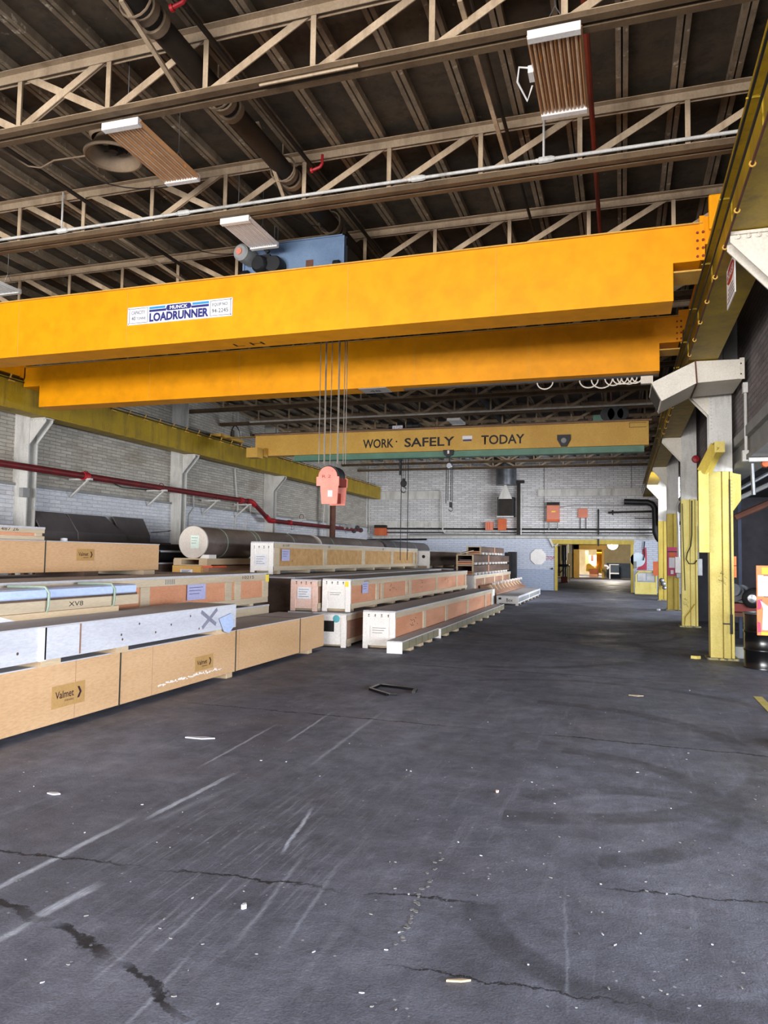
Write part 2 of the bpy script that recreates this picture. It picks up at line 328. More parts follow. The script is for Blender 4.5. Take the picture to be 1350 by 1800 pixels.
TUBE = mk('fluorescent_tube', (206,178,150), (178,146,116), .25, sc=3)
TUBEW = mk('white_tube', (220,220,222), (206,206,210), .3)
AMBER = mk('amber_reflector', (216,166,116), (172,130,98), .35, sc=3, stretch=(5,.4,1), spots=(240,170,80), spot_amt=.6)
LAMPW = mk('white_lamp_housing', (232,230,226), (216,214,210), .5)
BEIGE = mk('beige_wall', (176,160,124), (160,144,110), .8)
SLATE = mk('slate_blue_wall', (80,92,108), (70,80,96), .8)
REDSTEN = mk('red_stencil', (190,70,90), (176,60,80), .7)
MAGENTA = mk('magenta_poster', (190,70,110), (176,60,100), .6)
ORANGEP = mk('orange_sign', (240,140,80), (232,124,70), .5)
BRIGHTY = mk('bright_yellow', (246,220,60), (240,206,50), .5)
GLOW = emit('lit_lamp_globe', (255,240,214), 5.0)
WARMGLOW = emit('sunlit_yard', (255,214,140), 1.6)
def sten(o): return o
# ------------------------------------------------------------------ setting
XL, XR, YF, ZR = -13.88, 1.95, 39.85, 7.14
struct('floor', B(-16, 9, -15, 80, -.2, 0), FLOOR)
cb = B(-14.2, 9, -15, 40.2, ZR, ZR+.2)
c = struct('ceiling', cb, ROOF)
rb = MB()
x = -13.6
while x < 3.4:
    rb.box(x-.065, x-.01, -14, YF, 7.04, ZR+.001); rb.box(x+.01, x+.065, -14, YF, 7.04, ZR+.001); x += .592
struct('trim_1', rb, RIB)
# left wall: lower block wall, upper wall set back, ledge
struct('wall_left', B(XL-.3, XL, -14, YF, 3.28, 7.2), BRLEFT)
struct('wall_left_lower', B(XL-.3, XL+.06, -14, YF, 0, 3.24), BRLEFTLOW)
struct('trim_2', B(XL-.3, XL+.1, -14, YF, 3.24, 3.3), GREYP)
# far wall with the drive-through opening
dl, dr, dt = -3.36, .52, 2.5
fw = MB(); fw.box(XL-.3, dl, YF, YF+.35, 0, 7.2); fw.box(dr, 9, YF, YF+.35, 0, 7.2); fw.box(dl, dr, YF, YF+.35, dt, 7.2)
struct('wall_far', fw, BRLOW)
df = MB(); df.box(dl-.02, dl+.1, YF-.05, YF+.4, 0, dt); df.box(dr-.12, dr+.02, YF-.05, YF+.4, 0, dt); df.box(dl-.25, dr+.05, YF-.06, YF+.4, dt-.06, dt+.17)
struct('door_1', df, MUSTARD)
bm_ = MB(); p = at(700, 862, Y=YF); bm_.box(XL, at(775,865,Y=YF).x, YF-.07, YF, at(700,878,Y=YF).z, at(700,864,Y=YF).z)
bm_.box(at(945,870,Y=YF).x, 1.4, YF-.07, YF, at(1000,872,Y=YF).z, at(1000,860,Y=YF).z); bm_.box(XL, at(785,865,Y=YF).x, YF-.05, YF, at(700,926,Y=YF).z, at(700,917,Y=YF).z)
struct('trim_3', bm_, WHITE)
# right side: upper wall over a girder, open gallery below it
wr = MB(); wr.box(XR-.05, XR+.3, -14, 26, 3.8, 7.2); wr.box(XR-.05, XR+.3, 36, YF, 3.8, 7.2); wr.box(XR-.05, XR+.3, 26, 36, 4.72, 7.2)  # opening left in the wall for the added side fill
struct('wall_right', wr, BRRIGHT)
wg = MB()
for k in range(11): wg.box(XR, XR+.06, 26+k-.03, 26+k+.03, 3.82, 4.72)
struct('added_window_1', wg, GREYP)  # bars of an added window, put around the side fill light
gb = MB(); gb.box(XR-.1, XR+.3, -14, YF, 3.66, 3.82); gb.box(XR-.02, XR+.3, -14, YF, 3.36, 3.66); gb.box(XR-.1, XR+.3, -14, YF, 3.28, 3.36)
struct('trim_4', gb, GREYP)
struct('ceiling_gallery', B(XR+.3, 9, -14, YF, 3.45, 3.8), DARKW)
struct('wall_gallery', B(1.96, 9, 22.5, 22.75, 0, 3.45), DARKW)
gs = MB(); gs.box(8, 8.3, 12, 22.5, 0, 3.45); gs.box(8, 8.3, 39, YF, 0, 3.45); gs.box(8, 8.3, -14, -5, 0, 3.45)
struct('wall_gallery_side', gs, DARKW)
# rear wall behind the camera, with the big open door the daylight comes through
rw = MB(); rw.box(XL-.3, -13.2, -14.3, -14, 0, 7.2); rw.box(2.2, 9, -14.3, -14, 0, 7.2); rw.box(-13.2, 2.2, -14.3, -14, 3.9, 4.9)  # gap over the lintel left for the added rear fill
struct('wall_rear', rw, DARKW)
# rooms beyond the far opening
yb = at(1040, 1016, Z=0).y
b2 = MB(); x1, x2 = at(1018, 990, Y=yb).x, at(1060, 990, Y=yb).x; z2 = at(1040, 966, Y=yb).z
b2.box(-9, x1, yb, yb+.3, 0, 4.2); b2.box(x2, 6, yb, yb+.3, 0, 4.2); b2.box(x1, x2, yb, yb+.3, z2, 4.2)
struct('wall_beyond', b2, BEIGE)
struct('ceiling_beyond', B(-9, 6, YF+.35, yb+14, 3.9, 4.2), DARKW)
s2 = MB(); s2.box(-9.2, -9, YF+.3, yb+14, 0, 4.2); s2.box(6, 6.2, YF+.3, yb+14, 0, 4.2)
struct('wall_beyond_side', s2, DARKW)
struct('trim_5', B(x2+.3, 5.9, yb-.03, yb, .05, at(1090, 990, Y=yb).z), SLATE)
d2 = MB(); d2.box(x1-.45, x1, yb-.3, yb-.01, 0, z2+.4); d2.box(x1-.45, x2+.3, yb-.3, yb-.01, z2, z2+.4); d2.box(x2-.1, x2+.1, yb-.3, yb-.01, 0, z2)
struct('door_2', d2, YEL2)
struct('wall_yard', B(-9, 6, yb+13.7, yb+14, 0, 4.2), mk('pale_yard_wall', (240,224,190), (226,206,160), .8))
area('daylight_beyond', ((x1+x2)/2, yb+6, 3.7), ((x1+x2)/2, yb+8, 0), 6, 6, 2200, (1, .84, .6))
l = bpy.data.lights.new('lamp_beyond', 'POINT'); l.energy = 900; l.color = (1,.9,.74); l.shadow_soft_size = .3
lo = bpy.data.objects.new('lamp_beyond', l); COL.objects.link(lo); lo.location = at(1077, 975, Y=yb-7)

# ------------------------------------------------------------------ roof trusses
VX = [.725-1.185*k for k in range(13)]
VX = [1.85]+VX
ZB, ZT = 6.4, 7.02
def make_truss(Y):
    t = thing('roof_truss', '', 'truss', (-6, Y, ZB), 'steel roof trusses')
    mb = MB(); 
    for s in (-1, 1): mb.box(XL+.02, XR-.08, Y+s*.03-.004, Y+s*.03+.004, ZB-.1, ZB); 
    mb.box(XL+.02, XR-.08, Y-.11, Y-.026, ZB-.108, ZB-.1); mb.box(XL+.02, XR-.08, Y+.026, Y+.11, ZB-.108, ZB-.1)
    obj('bottom_chord', mb, CHORDM, t); obj('chord_edge', MB().box(XL+.02, XR-.08, Y-.036, Y+.036, ZB, ZB+.006), TRUSSM, t)
    mb = MB()
    for s in (-1, 1): mb.box(XL+.02, XR-.08, Y+s*.03-.004, Y+s*.03+.004, ZT-.1, ZT-.005); mb.box(XL+.02, XR-.08, Y+s*.07-.04, Y+s*.07+.04, ZT-.008, ZT)
    obj('top_chord', mb, TRUSSM, t)
    for x in VX[:-1]:
        obj('vertical_strut', MB().box(x-.028, x+.028, Y-.024, Y-.016, ZB-.02, ZT-.03).box(x-.004, x+.004, Y-.016, Y+.024, ZB-.02, ZT-.03), TRUSSM, t)
    for a, b_ in zip(VX[:-1], VX[1:]):      # a right, b left
        if a > -5.3: obj('diagonal_brace', MB().bar((b_+.06, Y+.012, ZB), (a-.06, Y+.012, ZT-.04), .08, .012, (0,1,0)), TRUSSM, t)
        if a < -5.1: obj('diagonal_brace', MB().bar((b_+.06, Y+.0, ZT-.04), (a-.06, Y+.0, ZB), .08, .012, (0,1,0)), TRUSSM, t)
        if -5.3 < a < -5.1: obj('diagonal_brace', MB().bar((b_+.06, Y-.014, ZB), (a-.06, Y-.014, ZT-.04), .08, .012, (0,1,0)), TRUSSM, t)
    return t

TY = [6.34+2.447*k for k in range(14)]
tr = make_truss(TY[0])

tl = ['steel roof truss nearest the camera, crossing the top edge of the picture', 'second steel roof truss from the camera, with the white conduit along its bottom chord', 'third steel roof truss from the camera, just above the big yellow crane girder']
tr['label'] = tl[0]
for k in range(1, 14):
    dup(tr, (-6, TY[k], ZB), tl[k] if k < 3 else 'dark steel roof truss in the shadow beyond the big yellow crane')
dup(tr, (-6, TY[0]-2.447, ZB), 'steel roof truss overhead, just outside the top of the picture')
# ------------------------------------------------------------------ columns and runway girders
CY = [7.6, 13.95, 20.35, 26.75, 33.1]
def bracket(par, xc, xt, y0, y1, mat, rivets=False):
    """haunch that carries the runway girder, xc at the column, xt at the tip"""
    mb = MB()
    for y in (y0+.03, y1-.05): mb.prism([(xc, y, 4.84), (xt, y, 4.84), (xt, y, 4.76), (xc, y, 4.24)], (0, .02, 0))
    mb.box(min(xc, xt), max(xc, xt), y0, y1, 4.82, 4.85)
    s = 1 if xt > xc else -1
    b = obj('haunch_bracket', mb, mat, par)
    rv = MB()
    for k in range(5): rv.lathe((xc+(xt-xc)*(k+.4)/5, y0+.03, 4.795), (0,-1,0), [(.016,0),(.014,.012),(.0001,.016)], 8)
    obj('rivet_row', rv, mat, b)
# left columns
t = None
lcol = None
LY = [7.75, 14.05, 20.5, 27.05, 33.6]
llab = ['white steel column on the left wall, off the left edge above the crates', 'white steel column beside the leaning dark sheets, nearest in view on the left wall', 'white steel column on the left wall just left of the round roll end',
        'white steel column on the left wall where the red pipe bends down', 'white steel column on the left wall seen behind the red hook block']
for i, y in enumerate(LY):
    if i == 0:
        t = thing('steel_column', llab[0], 'column', (-13.7, y+.15, 0), 'columns along the left wall')
        mb = MB(); mb.box(-13.88, -13.45, y, y+.03, 0, 7); mb.box(-13.88, -13.45, y+.27, y+.3, 0, 7); mb.box(-13.68, -13.66, y+.03, y+.27, 0, 7)
        obj('shaft', mb, WHITE, t); bracket(t, -13.45, -13.0, y, y+.3, WHITE)
        mb = MB()
        for k in range(12): mb.lathe((-13.5, y, 3.9+k*.08), (0,-1,0), [(.014,0),(.012,.01),(.0001,.013)], 8)
        obj('rivet_row', mb, WHITE, t)
        obj('base_plate', B(-13.78, -13.4, y-.05, y+.35, 0, .03), WHITE, t)
        lcol = t
    else: dup(lcol, (-13.7, y+.15, 0), llab[i])
# right columns: yellow casing below, white shaft above
rlab = ['white and yellow steel column on the right, off the edge, with only its riveted white haunch in view', 'nearest yellow column on the right, beside the black drum', 'second yellow column on the right, with the looped black cable and grey switch box',
        'third yellow column on the right, with the magenta and orange posters', 'fourth and farthest yellow column on the right, near the far wall']
ytops = [3.2, at(1262, 829, Y=CY[1]).z, at(1205, 878, Y=CY[2]).z, at(1182, 903, Y=CY[3]).z, at(1160, 916, Y=CY[4]).z]
rcols = []
for i, y in enumerate(CY):
    t = thing('steel_column', rlab[i], 'column', (1.63, y+.15, 0), 'columns along the right side'); rcols.append(t)
    zt = ytops[i]; y_ = y+.02
    up = MB(); up.box(1.45, 1.82, y_, y_+.03, zt, 7); up.box(1.45, 1.82, y+.27, y+.3, zt, 7); up.box(1.6, 1.66, y+.03, y+.28, zt, 7)
    obj('upper_shaft', up, WHITE, t)
    ym = LEMON if i < 3 else MUSTARD
    lo_ = MB(); lo_.box(1.44, 1.635, y, y+.3, .02, zt); lo_.box(1.65, 1.755, y-.02, y+.3, .02, zt); lo_.box(1.775, 1.82, y, y+.3, .02, zt); lo_.box(1.635, 1.775, y+.05, y+.29, .02, zt)
    obj('lower_casing', lo_, ym, t, .004)
    obj('base_plate', B(1.38, 1.88, y-.07, y+.36, 0, .035), mk('chipped_base_%d' % i, (190,178,110), (120,116,100), .8, spots=(90,88,84), spot_amt=.5), t)
    if i in (1, 2):
        g = MB(); x0 = 1.775; g.prism([(x0, y-.02, zt-.02), (x0+.17, y-.02, zt-.06), (x0+.17, y-.02, zt-.5), (x0+.05, y-.02, zt-.68), (x0, y-.02, zt-.68)], (0, .02, 0))
        obj('gusset_plate', g, ym, t)
        g = MB()
        for k in range(9): g.lathe((x0+.03, y-.02, zt-.1-.06*k), (0,-1,0), [(.012,0),(.01,.012),(.0001,.015)], 8)
        obj('rivet_row', g, ym, t)
    bracket(t, 1.45, 1.0, y, y+.3, CREAM)
    mb = MB()
    for k in range(12): mb.lathe((1.49, y+.02, 4.0+k*.06), (0,-1,0), [(.013,0),(.011,.01),(.0001,.013)], 8)
    obj('rivet_row', mb, WHITE, t)
# big riveted plate of the haunch nearest the camera
g = MB()
for k in range(8): g.lathe((1.07+.09*k, 7.62, 4.80), (0,-1,0), [(.022,0),(.019,.012),(.0001,.018)], 10)
obj('rivet_row', g, CREAM, rcols[0])
# pencil marks and cable fittings on the nearest column
def marks(par, X0, Z0, n, y, name='scribble'):
    g = MB(); r = random.Random(5)
    for k in range(n):
        a = Vector((X0+r.uniform(-.04,.04), y, Z0+r.uniform(-.09,.09))); b = a+Vector((r.uniform(-.05,.05), 0, r.uniform(-.04,.04))); g.bar(a, b, .004, .002, (0,1,0))
    obj(name, g, INK, par)
marks(rcols[1], 1.63, 1.4, 16, 13.93, 'pencil_scribble'); marks(rcols[2], 1.53, .62, 18, 20.34, 'pencil_scribble')
g = MB(); g.tube([(1.765, 13.92, 3.1), (1.765, 13.92, .72)], .012, 6); obj('air_line', g, DARKM, rcols[1])
g = MB(); g.tube([(1.765, 13.91, .78), (1.765, 13.91, .45)], .022, 8); g.bar((1.63, 13.9, .62), (1.765, 13.9, .62), .02, .02); obj('valve', g, DARKM, rcols[1])
# hanging square post with its diagonal head, beside the nearest column
t = thing('hanging_post', 'short square yellow post hung beside the nearest yellow column, ending above the floor', 'post', (1.32, 13.6, 1.83))
obj('post_box', B(1.235, 1.4, 13.55, 13.7, 1.83, 3.22), LEMON, t, .006)
obj('stay', MB().bar((1.33, 13.62, 3.2), (1.53, 13.45, 3.62), .17, .17), MUSTARD, t)
obj('head_plate', B(1.47, 1.63, 13.36, 13.9, 3.5, 3.68), LEMON, t)
# runway girders
def runway(name, label, x0, x1, face, mat):
    t = thing(name, label, 'girder', ((x0+x1)/2, 10, 4.86))
    mb = MB(); mb.box(x0, x1, -2, YF-.3, 4.86, 4.885); mb.box(x0, x1, -2, YF-.3, 5.52, 5.55)
    return t, mb
t, mb = runway('runway_girder', 'long olive yellow crane runway girder along the right side', 1.0, 1.44, -1, OLIVE)
obj('flange', mb, OLIVE, t); obj('web', B(1.12, 1.32, -2, YF-.3, 4.885, 5.52), OLIVE, t)
obj('crane_rail', B(1.19, 1.25, -2, YF-.3, 5.55, 5.6), DARKM, t)
for k in range(15): pass
rail = [(at(1283,300,X=.90).z, .90), (at(1300,300,X=.94).z, .94), (at(1318,300,X=.985).z, .985)]
tt = thing('conductor_rail', 'dark three-bar power conductor line running beside the right runway girder', 'power rail', (.94, 10, 5.0))
for i, (z, x) in enumerate(rail): obj('conductor_bar', MB().bar((x, 1.0, z), (x, 38.5, z), .016, .022), RUST if i == 2 else DARKM, tt)
mb_ = []
y = 4.2
while y < 33:
    g = MB(); z = rail[2][0]; g.bar((.88, y, rail[0][0]+.03), (.995, y, rail[0][0]+.03), .014, .014); g.tube([(.9, y, rail[0][0]+.03), (.99, y, rail[0][0]+.05), (.995, y, 4.88)], .009, 6); obj('hanger_arm', g, OLIVE, tt); y += 1.62
y = 4.6
while y < 20:
    g = MB(); g.tube([(.985+.022*math.cos(a), y, rail[2][0]-.01+.022*math.sin(a)) for a in [k*math.pi/4 for k in range(8)]], .008, 6, True); obj('insulator', g, YEL2, tt); y += .82
t2, mb = runway('runway_girder', 'long olive yellow crane runway girder along the left wall', -13.42, -12.98, 1, OLIVE)
obj('flange', mb, OLIVE, t2); obj('web', B(-13.16, -12.99, -2, YF-.3, 4.885, 5.52), OLIVE, t2); obj('crane_rail', B(-13.23, -13.17, -2, YF-.3, 5.55, 5.6), DARKM, t2)
t = thing('conductor_rail', 'power conductor line with small clips along the top of the left runway girder', 'power rail', (-12.93, 10, 5.4))
for z in (5.5, 5.58): obj('conductor_bar', MB().bar((-12.93, 6, z), (-12.93, 38.5, z), .015, .02), DARKM, t)
y = 8
while y < 38: obj('clip', MB().bar((-12.98, y, 5.45), (-12.9, y, 5.62), .03, .02).box(-12.93, -12.9, y-.03, y+.1, 5.44, 5.47), YEL2, t); y += .7
# danger sign hung on the right runway girder
t = thing('danger_sign', 'red and white danger sign hung on the right runway girder near the conductor bars', 'sign', (.99, 8.5, 5.0))
p0, p1, p2, p3 = at(1277,472,X=.98), at(1287,478,X=.98), at(1292,514,X=.98), at(1280,542,X=.98)
ym, zm = p0.y, p0.z
y0, y1 = min(p0.y,p3.y), max(p1.y, p2.y)
obj('board', B(1.1, 1.108, 8.1, 8.7, 4.43, 4.86), PAPER, t)
g = MB(); g.lathe((1.099, 8.4, 4.74), (-1,0,0), [(.0001,0),(1,0)], 24)
for v in g.v[-24:]: v.y = 8.4+(v.y-8.4)*.27; v.z = 4.74+(v.z-4.74)*.1
g.v[:] = [Vector((1.0985, v.y, v.z)) for v in g.v]; g.f = [tuple(range(24, 48))]
obj('danger_oval', g, REDV, t)
text('danger_word', 'DANGER', PAPER, t, (1.098, 8.62, 4.7), (0,-1,0), (0,0,1), .44, .08, .001, .01)
g = MB()
for k in range(4): g.box(1.098, 1.1, 8.15+.03*k, 8.65-.03*k, 4.47+.04*k, 4.482+.04*k)
obj('small_print', g, INK, t)
# ------------------------------------------------------------------ big crane
ZG, ZGT = 4.92, 5.86
crane = thing('bridge_crane', 'big yellow double-girder bridge crane spanning the bay in the foreground', 'crane', (-6.1, 11.5, ZG))
def girder(y0, y1, ztop, name):
    poly = [(-12.5, y0, ZG), (.62, y0, ZG), (.62, y0, 5.40), (.94, y0, 5.40), (.94, y0, ztop), (-12.95, y0, ztop), (-12.95, y0, 5.4), (-12.5, y0, 5.4)]
    g = obj('girder', MB().prism(poly, (0, y1-y0, 0)), YEL, crane, .006)
    obj('top_flange', B(-12.95, .96, y0-.03, y1+.03, ztop, ztop+.016), YEL2, g)
    mb = MB()
    for zz in (5.45, 5.55, 5.65, 5.75): mb.lathe((.90, y0-.004, zz), (0,-1,0), [(.016,0),(.016,.014),(.0001,.014)], 6)
    obj('bolt_row', mb, HOOKD, g)
    mb = MB()
    for zz in (5.45, 5.55, 5.65, 5.75): mb.lathe((.965, y0-.012, zz), (0,-1,0), [(.018,0),(.018,.014),(.0001,.014)], 6)
    obj('bolt_row', mb, HOOKD, g); obj('bolted_flange', B(.925, .985, y0-.012, y0+.012, 5.4, ztop+.1), YEL, g)
    obj('end_bracket', B(.62, .95, y0+.02, y1-.02, 5.28, 5.30), YEL2, g)
    s = MB()
    for xx in (-3.72, -1.6, -7.45, -9.6): s.box(xx-.003, xx+.003, y0-.004, y0+.001, ZG+.02, ztop-.01)
    obj('weld_seam', s, YEL2, g)
    return g
g1 = girder(9.70, 10.22, ZGT, 'front'); g2 = girder(13.3, 13.76, ZGT-.02, 'rear')
for xe, s in ((1.22, 1), (-13.2, -1)):
    e = obj('end_truck', B(xe-.13, xe+.13, 9.35, 14.7, 5.66, 6.0), YEL, crane, .01)
    for yy in (9.55, 14.4): obj('wheel', MB().lathe((xe-.06, yy, 5.72), (1,0,0), [(.0001,0),(.11,0),(.11,.02),(.09,.02),(.09,.1),(.11,.1),(.11,.12),(.0001,.12)], 20), DARKM, e)
    for y0, y1 in ((9.7,10.22), (13.3,13.76)): obj('joint_plate', B(min(xe-.29*s, xe-.13*s), max(xe-.29*s, xe-.13*s), y0, y1, 5.6, 5.95), YEL, e)
p = at(1247, 425, Y=9.0); q = at(1300, 345, Y=9.0)
obj('collector_guard', B(.99, 1.4, 9.28, 9.35, 5.61, 6.03), YEL, crane, .02)
obj('bumper', MB().lathe((1.22, 9.28, 5.8), (0,-1,0), [(.0001,0),(.06,0),(.06,.12),(.0001,.12)], 14), DARKM, crane)
# name board on the front girder
P0 = at(225, 573, Y=9.69); P1 = at(408, 523, Y=9.69); yb0 = 9.69
sx0, sx1, sz0, sz1 = -7.43, -5.57, 5.265, 5.545
sg = obj('name_board', B(sx0, sx1, 9.682, 9.699, sz0, sz1), PAPER, crane)
W = sx1-sx0; H = sz1-sz0; yy = 9.681
def fx(a): return sx0+W*a
def fz(a): return sz0+H*a
g = MB()
for a, b in ((.02,.2), (.8,.985)):
    for c in (.08, .9): g.box(fx(a), fx(b), yy-.001, yy, fz(c), fz(c)+.006)
    for c in (a, b): g.box(fx(c)-.003, fx(c)+.003, yy-.001, yy, fz(.08), fz(.92))
obj('box_outline', g, INK, sg)
U, V = (1,0,0), (0,0,1)
text('capacity_word', 'CAPACITY', INK, sg, (fx(.04), yy, fz(.58)), U, V, W*.135, H*.2, .001)
text('capacity_number', '40', INK, sg, (fx(.04), yy, fz(.26)), U, V, W*.04, H*.2, .001)
text('capacity_unit', 'TONNE', INK, sg, (fx(.09), yy, fz(.27)), U, V, W*.09, H*.14, .001)
text('equipment_word', 'EQUIP.NO.', INK, sg, (fx(.818), yy, fz(.58)), U, V, W*.145, H*.2, .001)
text('equipment_number', '94-2245', INK, sg, (fx(.815), yy, fz(.24)), U, V, W*.148, H*.22, .001)
text('maker_name', 'LOADRUNNER', NAVY, sg, (fx(.218), yy, fz(.08)), U, V, W*.565, H*.5, .001, .045)
for a_, b_ in ((.215,.37), (.63,.785)): obj('blue_stripe', MB().box(fx(a_), fx(b_), yy-.001, yy, fz(.8), fz(.93)), SKYB, sg)
for a_, b_ in ((.215,.38), (.62,.785)): obj('navy_stripe', MB().box(fx(a_), fx(b_), yy-.001, yy, fz(.64), fz(.77)), NAVY, sg)
g = MB(); cx, cz = fx(.5), fz(.79); pl = []
for k in range(24):
    a = 2*math.pi*k/24; pl.append((cx+(.1*W if math.cos(a) > 0 else -.1*W)+.13*H*math.cos(a), yy-.0015, cz+.16*H*math.sin(a)))
g.prism(pl, (0, .001, 0)); obj('name_capsule', g, NAVY, sg)
text('maker_name', 'MUNCK', PAPER, sg, (fx(.415), yy-.002, fz(.69)), U, V, W*.17, H*.2, .0005, .03)
obj('corner_screw', MB().ball((sx0+.02, yy, sz0+.02), .008, 5).ball((sx1-.02, yy, sz0+.02), .008, 5).ball((sx0+.02, yy, sz1-.02), .008, 5).ball((sx1-.02, yy, sz1-.02), .008, 5), DARKM, sg)
# plate under the rear girder
p, q = at(640, 690, Z=4.91), at(688, 688, Z=4.91)
pl = obj('warning_plate', B(p.x, q.x, 13.3, 13.72, 4.905, 4.915), mk('pale_plate', (190,186,180)), crane)
text('plate_mark', '48', INK, pl, (p.x+.15, 13.62, 4.904), (1,0,0), (0,-1,0), .22, .15, .0005)
text('chalk_mark', 'L H', INK, g1, (at(418,610,Z=4.92).x, 10.1, 4.918), (1,0,0), (0,-1,0), .5, .14, .0005)
# festoon cable loops under the rear girder
YW = 13.55
fe = thing('festoon_cable', 'loops of pale power cable hanging under the right end of the rear crane girder', 'cable', (-.5, YW, 4.8))
loops = [(958, .14), (1035, .16), (1058, .18), (1078, .14), (1090, .12), (1098, .12), (1106, .13), (1116, .12), (1122, .1)]
for px_, r in loops:
    c0 = at(px_, 674, Y=YW)
    obj('cable_loop', MB().tube([(c0.x+r*math.cos(a), YW, 4.89+r*.9*math.sin(a)) for a in [math.pi+k*math.pi/10 for k in range(11)]], .012, 6), CREAM, fe)
obj('cable_track', B(-4, .6, YW-.03, YW+.03, 4.885, 4.921), DARKM, fe)
g = MB(); c0 = at(1137, 672, Y=YW); g.box(c0.x-.1, c0.x+.1, YW-.05, YW+.05, 4.76, 4.89); obj('cable_trolley', g, CREAM, fe)
# hoist trolley on top of the crane
tr_ = thing('hoist_trolley', 'blue hoist trolley with grey motor riding on top of the yellow crane girders', 'hoist', (-4.75, 11.8, ZGT+.02))
zt0 = ZGT+.1
fr = MB(); fr.box(-5.55, -3.92, 10.0, 10.03, zt0, 6.43); fr.box(-5.55, -3.92, 13.4, 13.43, zt0, 6.43); fr.box(-5.6, -3.9, 9.98, 10.1, 6.43, 6.45)
fr.box(-5.58, -5.55, 9.98, 13.45, zt0, 6.43); fr.box(-3.93, -3.9, 9.98, 10.06, zt0, 6.45)
obj('frame', fr, BLUEP, tr_); obj('side_plate', B(-3.92, -3.88, 10.06, 13.43, zt0, 6.3), DARKM, tr_)
dr_ = MB().lathe((-5.4, 11.9, 6.2), (1,0,0), [(.0001,0),(.22,0),(.22,.05),(.18,.05),(.18,1.3),(.22,1.3),(.22,1.35),(.0001,1.35)], 24); obj('rope_drum', dr_, DARKM, tr_)
mo = obj('motor', MB().lathe((-5.47, 9.68, 6.24), (.12,1,0), [(.0001,0),(.1,0),(.13,.03),(.13,.42),(.0001,.5)], 24), GREYP, tr_)
obj('motor_cap', MB().lathe((-5.475, 9.66, 6.24), (.15,1,0), [(.0001,0),(.05,0),(.05,.03),(.0001,.03)], 18), SALMON, mo)
obj('gearbox', MB().lathe((-5.2, 9.74, 6.06), (.1,1,0), [(.0001,0),(.1,.0),(.13,.04),(.13,.3),(.0001,.3)], 20).box(-5.28, -5.05, 9.85, 10.02, 5.9, 6.22), DARKM, tr_)
obj('brake_housing', MB().lathe((-4.98, 9.8, 6.05), (0,1,0), [(.0001,0),(.12,.0),(.14,.05),(.14,.2),(.0001,.2)], 20).tube([(-5.3,9.75,6.32),(-5.15,9.7,6.36),(-5.02,9.75,6.2)], .035, 8), DARKM, tr_)
obj('stain_plate', B(-4.52, -4.4, 9.994, 10.0, 6.0, 6.12), RUST, tr_)
for x in (-5.5, -4.0):
    for y in (9.95, 13.53): obj('wheel', MB().lathe((x-.04, y, ZGT+.1), (1,0,0), [(.0001,0),(.085,0),(.085,.08),(.0001,.08)], 18), DARKM, tr_)
hk = at(583, 850, Y=11.8)
HX, HZ = hk.x, hk.z
for px_ in (566, 570.5, 575, 580, 594, 598, 603, 607):
    a = at(px_, 605, Y=11.8); yv = 11.65 if px_ in (566, 575, 598) else 11.8
    lx = at(px_, 820, Y=11.8).x
    obj('wire_rope', MB().tube([(lx, yv, 3.25), (lx, yv, 6.1)], .008, 6), ROPE, tr_)
# hook block
t = thing('hook_block', 'coral red crane hook block hanging on wire ropes in the middle of the bay', 'hook', (HX, 11.8, 2.5))
xa, xb_ = at(557, 853, Y=11.62).x, at(596, 853, Y=11.62).x; zt_, zm_, zl_, zb_ = at(575,820,Y=11.62).z, at(575,838,Y=11.62).z, at(575,854,Y=11.62).z, at(575,886,Y=11.62).z
cxh = (xa+xb_)/2; rr = .17
def cheek(y):
    pl = [(xa, y, zl_), (xb_, y, zl_), (xb_, y, zm_)]
    for k in range(0, 15): a = math.pi*k/14; pl.append((cxh+rr*math.cos(a), y, zm_+(zt_-zm_)*math.sin(a)))
    pl.append((xa, y, zm_)); return pl
obj('cheek_plate', MB().prism(cheek(11.6), (0,.03,0)), HOOKR, t); obj('cheek_plate', MB().prism(cheek(12.0), (0,.03,0)), HOOKR, t)
obj('crosshead', B(xa+.01, xb_-.01, 11.63, 12.0, zl_, zl_+.14), HOOKD, t)
for yv in (11.68, 11.77, 11.86, 11.95): obj('sheave', MB().lathe((cxh, yv-.025, zm_+.02), (0,1,0), [(.05,0),(.18,0),(.16,.02),(.16,.03),(.18,.05),(.05,.05)], 24), DARKM, t)
for y in (11.6, 11.98): obj('side_strap', MB().prism([(xa+.07, y, zl_), (xb_-.01, y, zl_), (xb_-.03, y, zb_), (xa+.1, y, zb_)], (0,.03,0)), HOOKR, t)
obj('hook_trunnion', MB().box(cxh-.1, cxh+.1, 11.63, 11.98, zb_+.03, zb_+.2), HOOKD, t)
obj('label_plate', B(cxh+.01, cxh+.09, 11.594, 11.6, at(575,873,Y=11.6).z, at(575,862,Y=11.6).z), PAPER, t)
text('block_mark', 'R 2', HOOKD, t, (cxh-.1, 11.6, zm_-.02), U, V, .16, .05, .001)
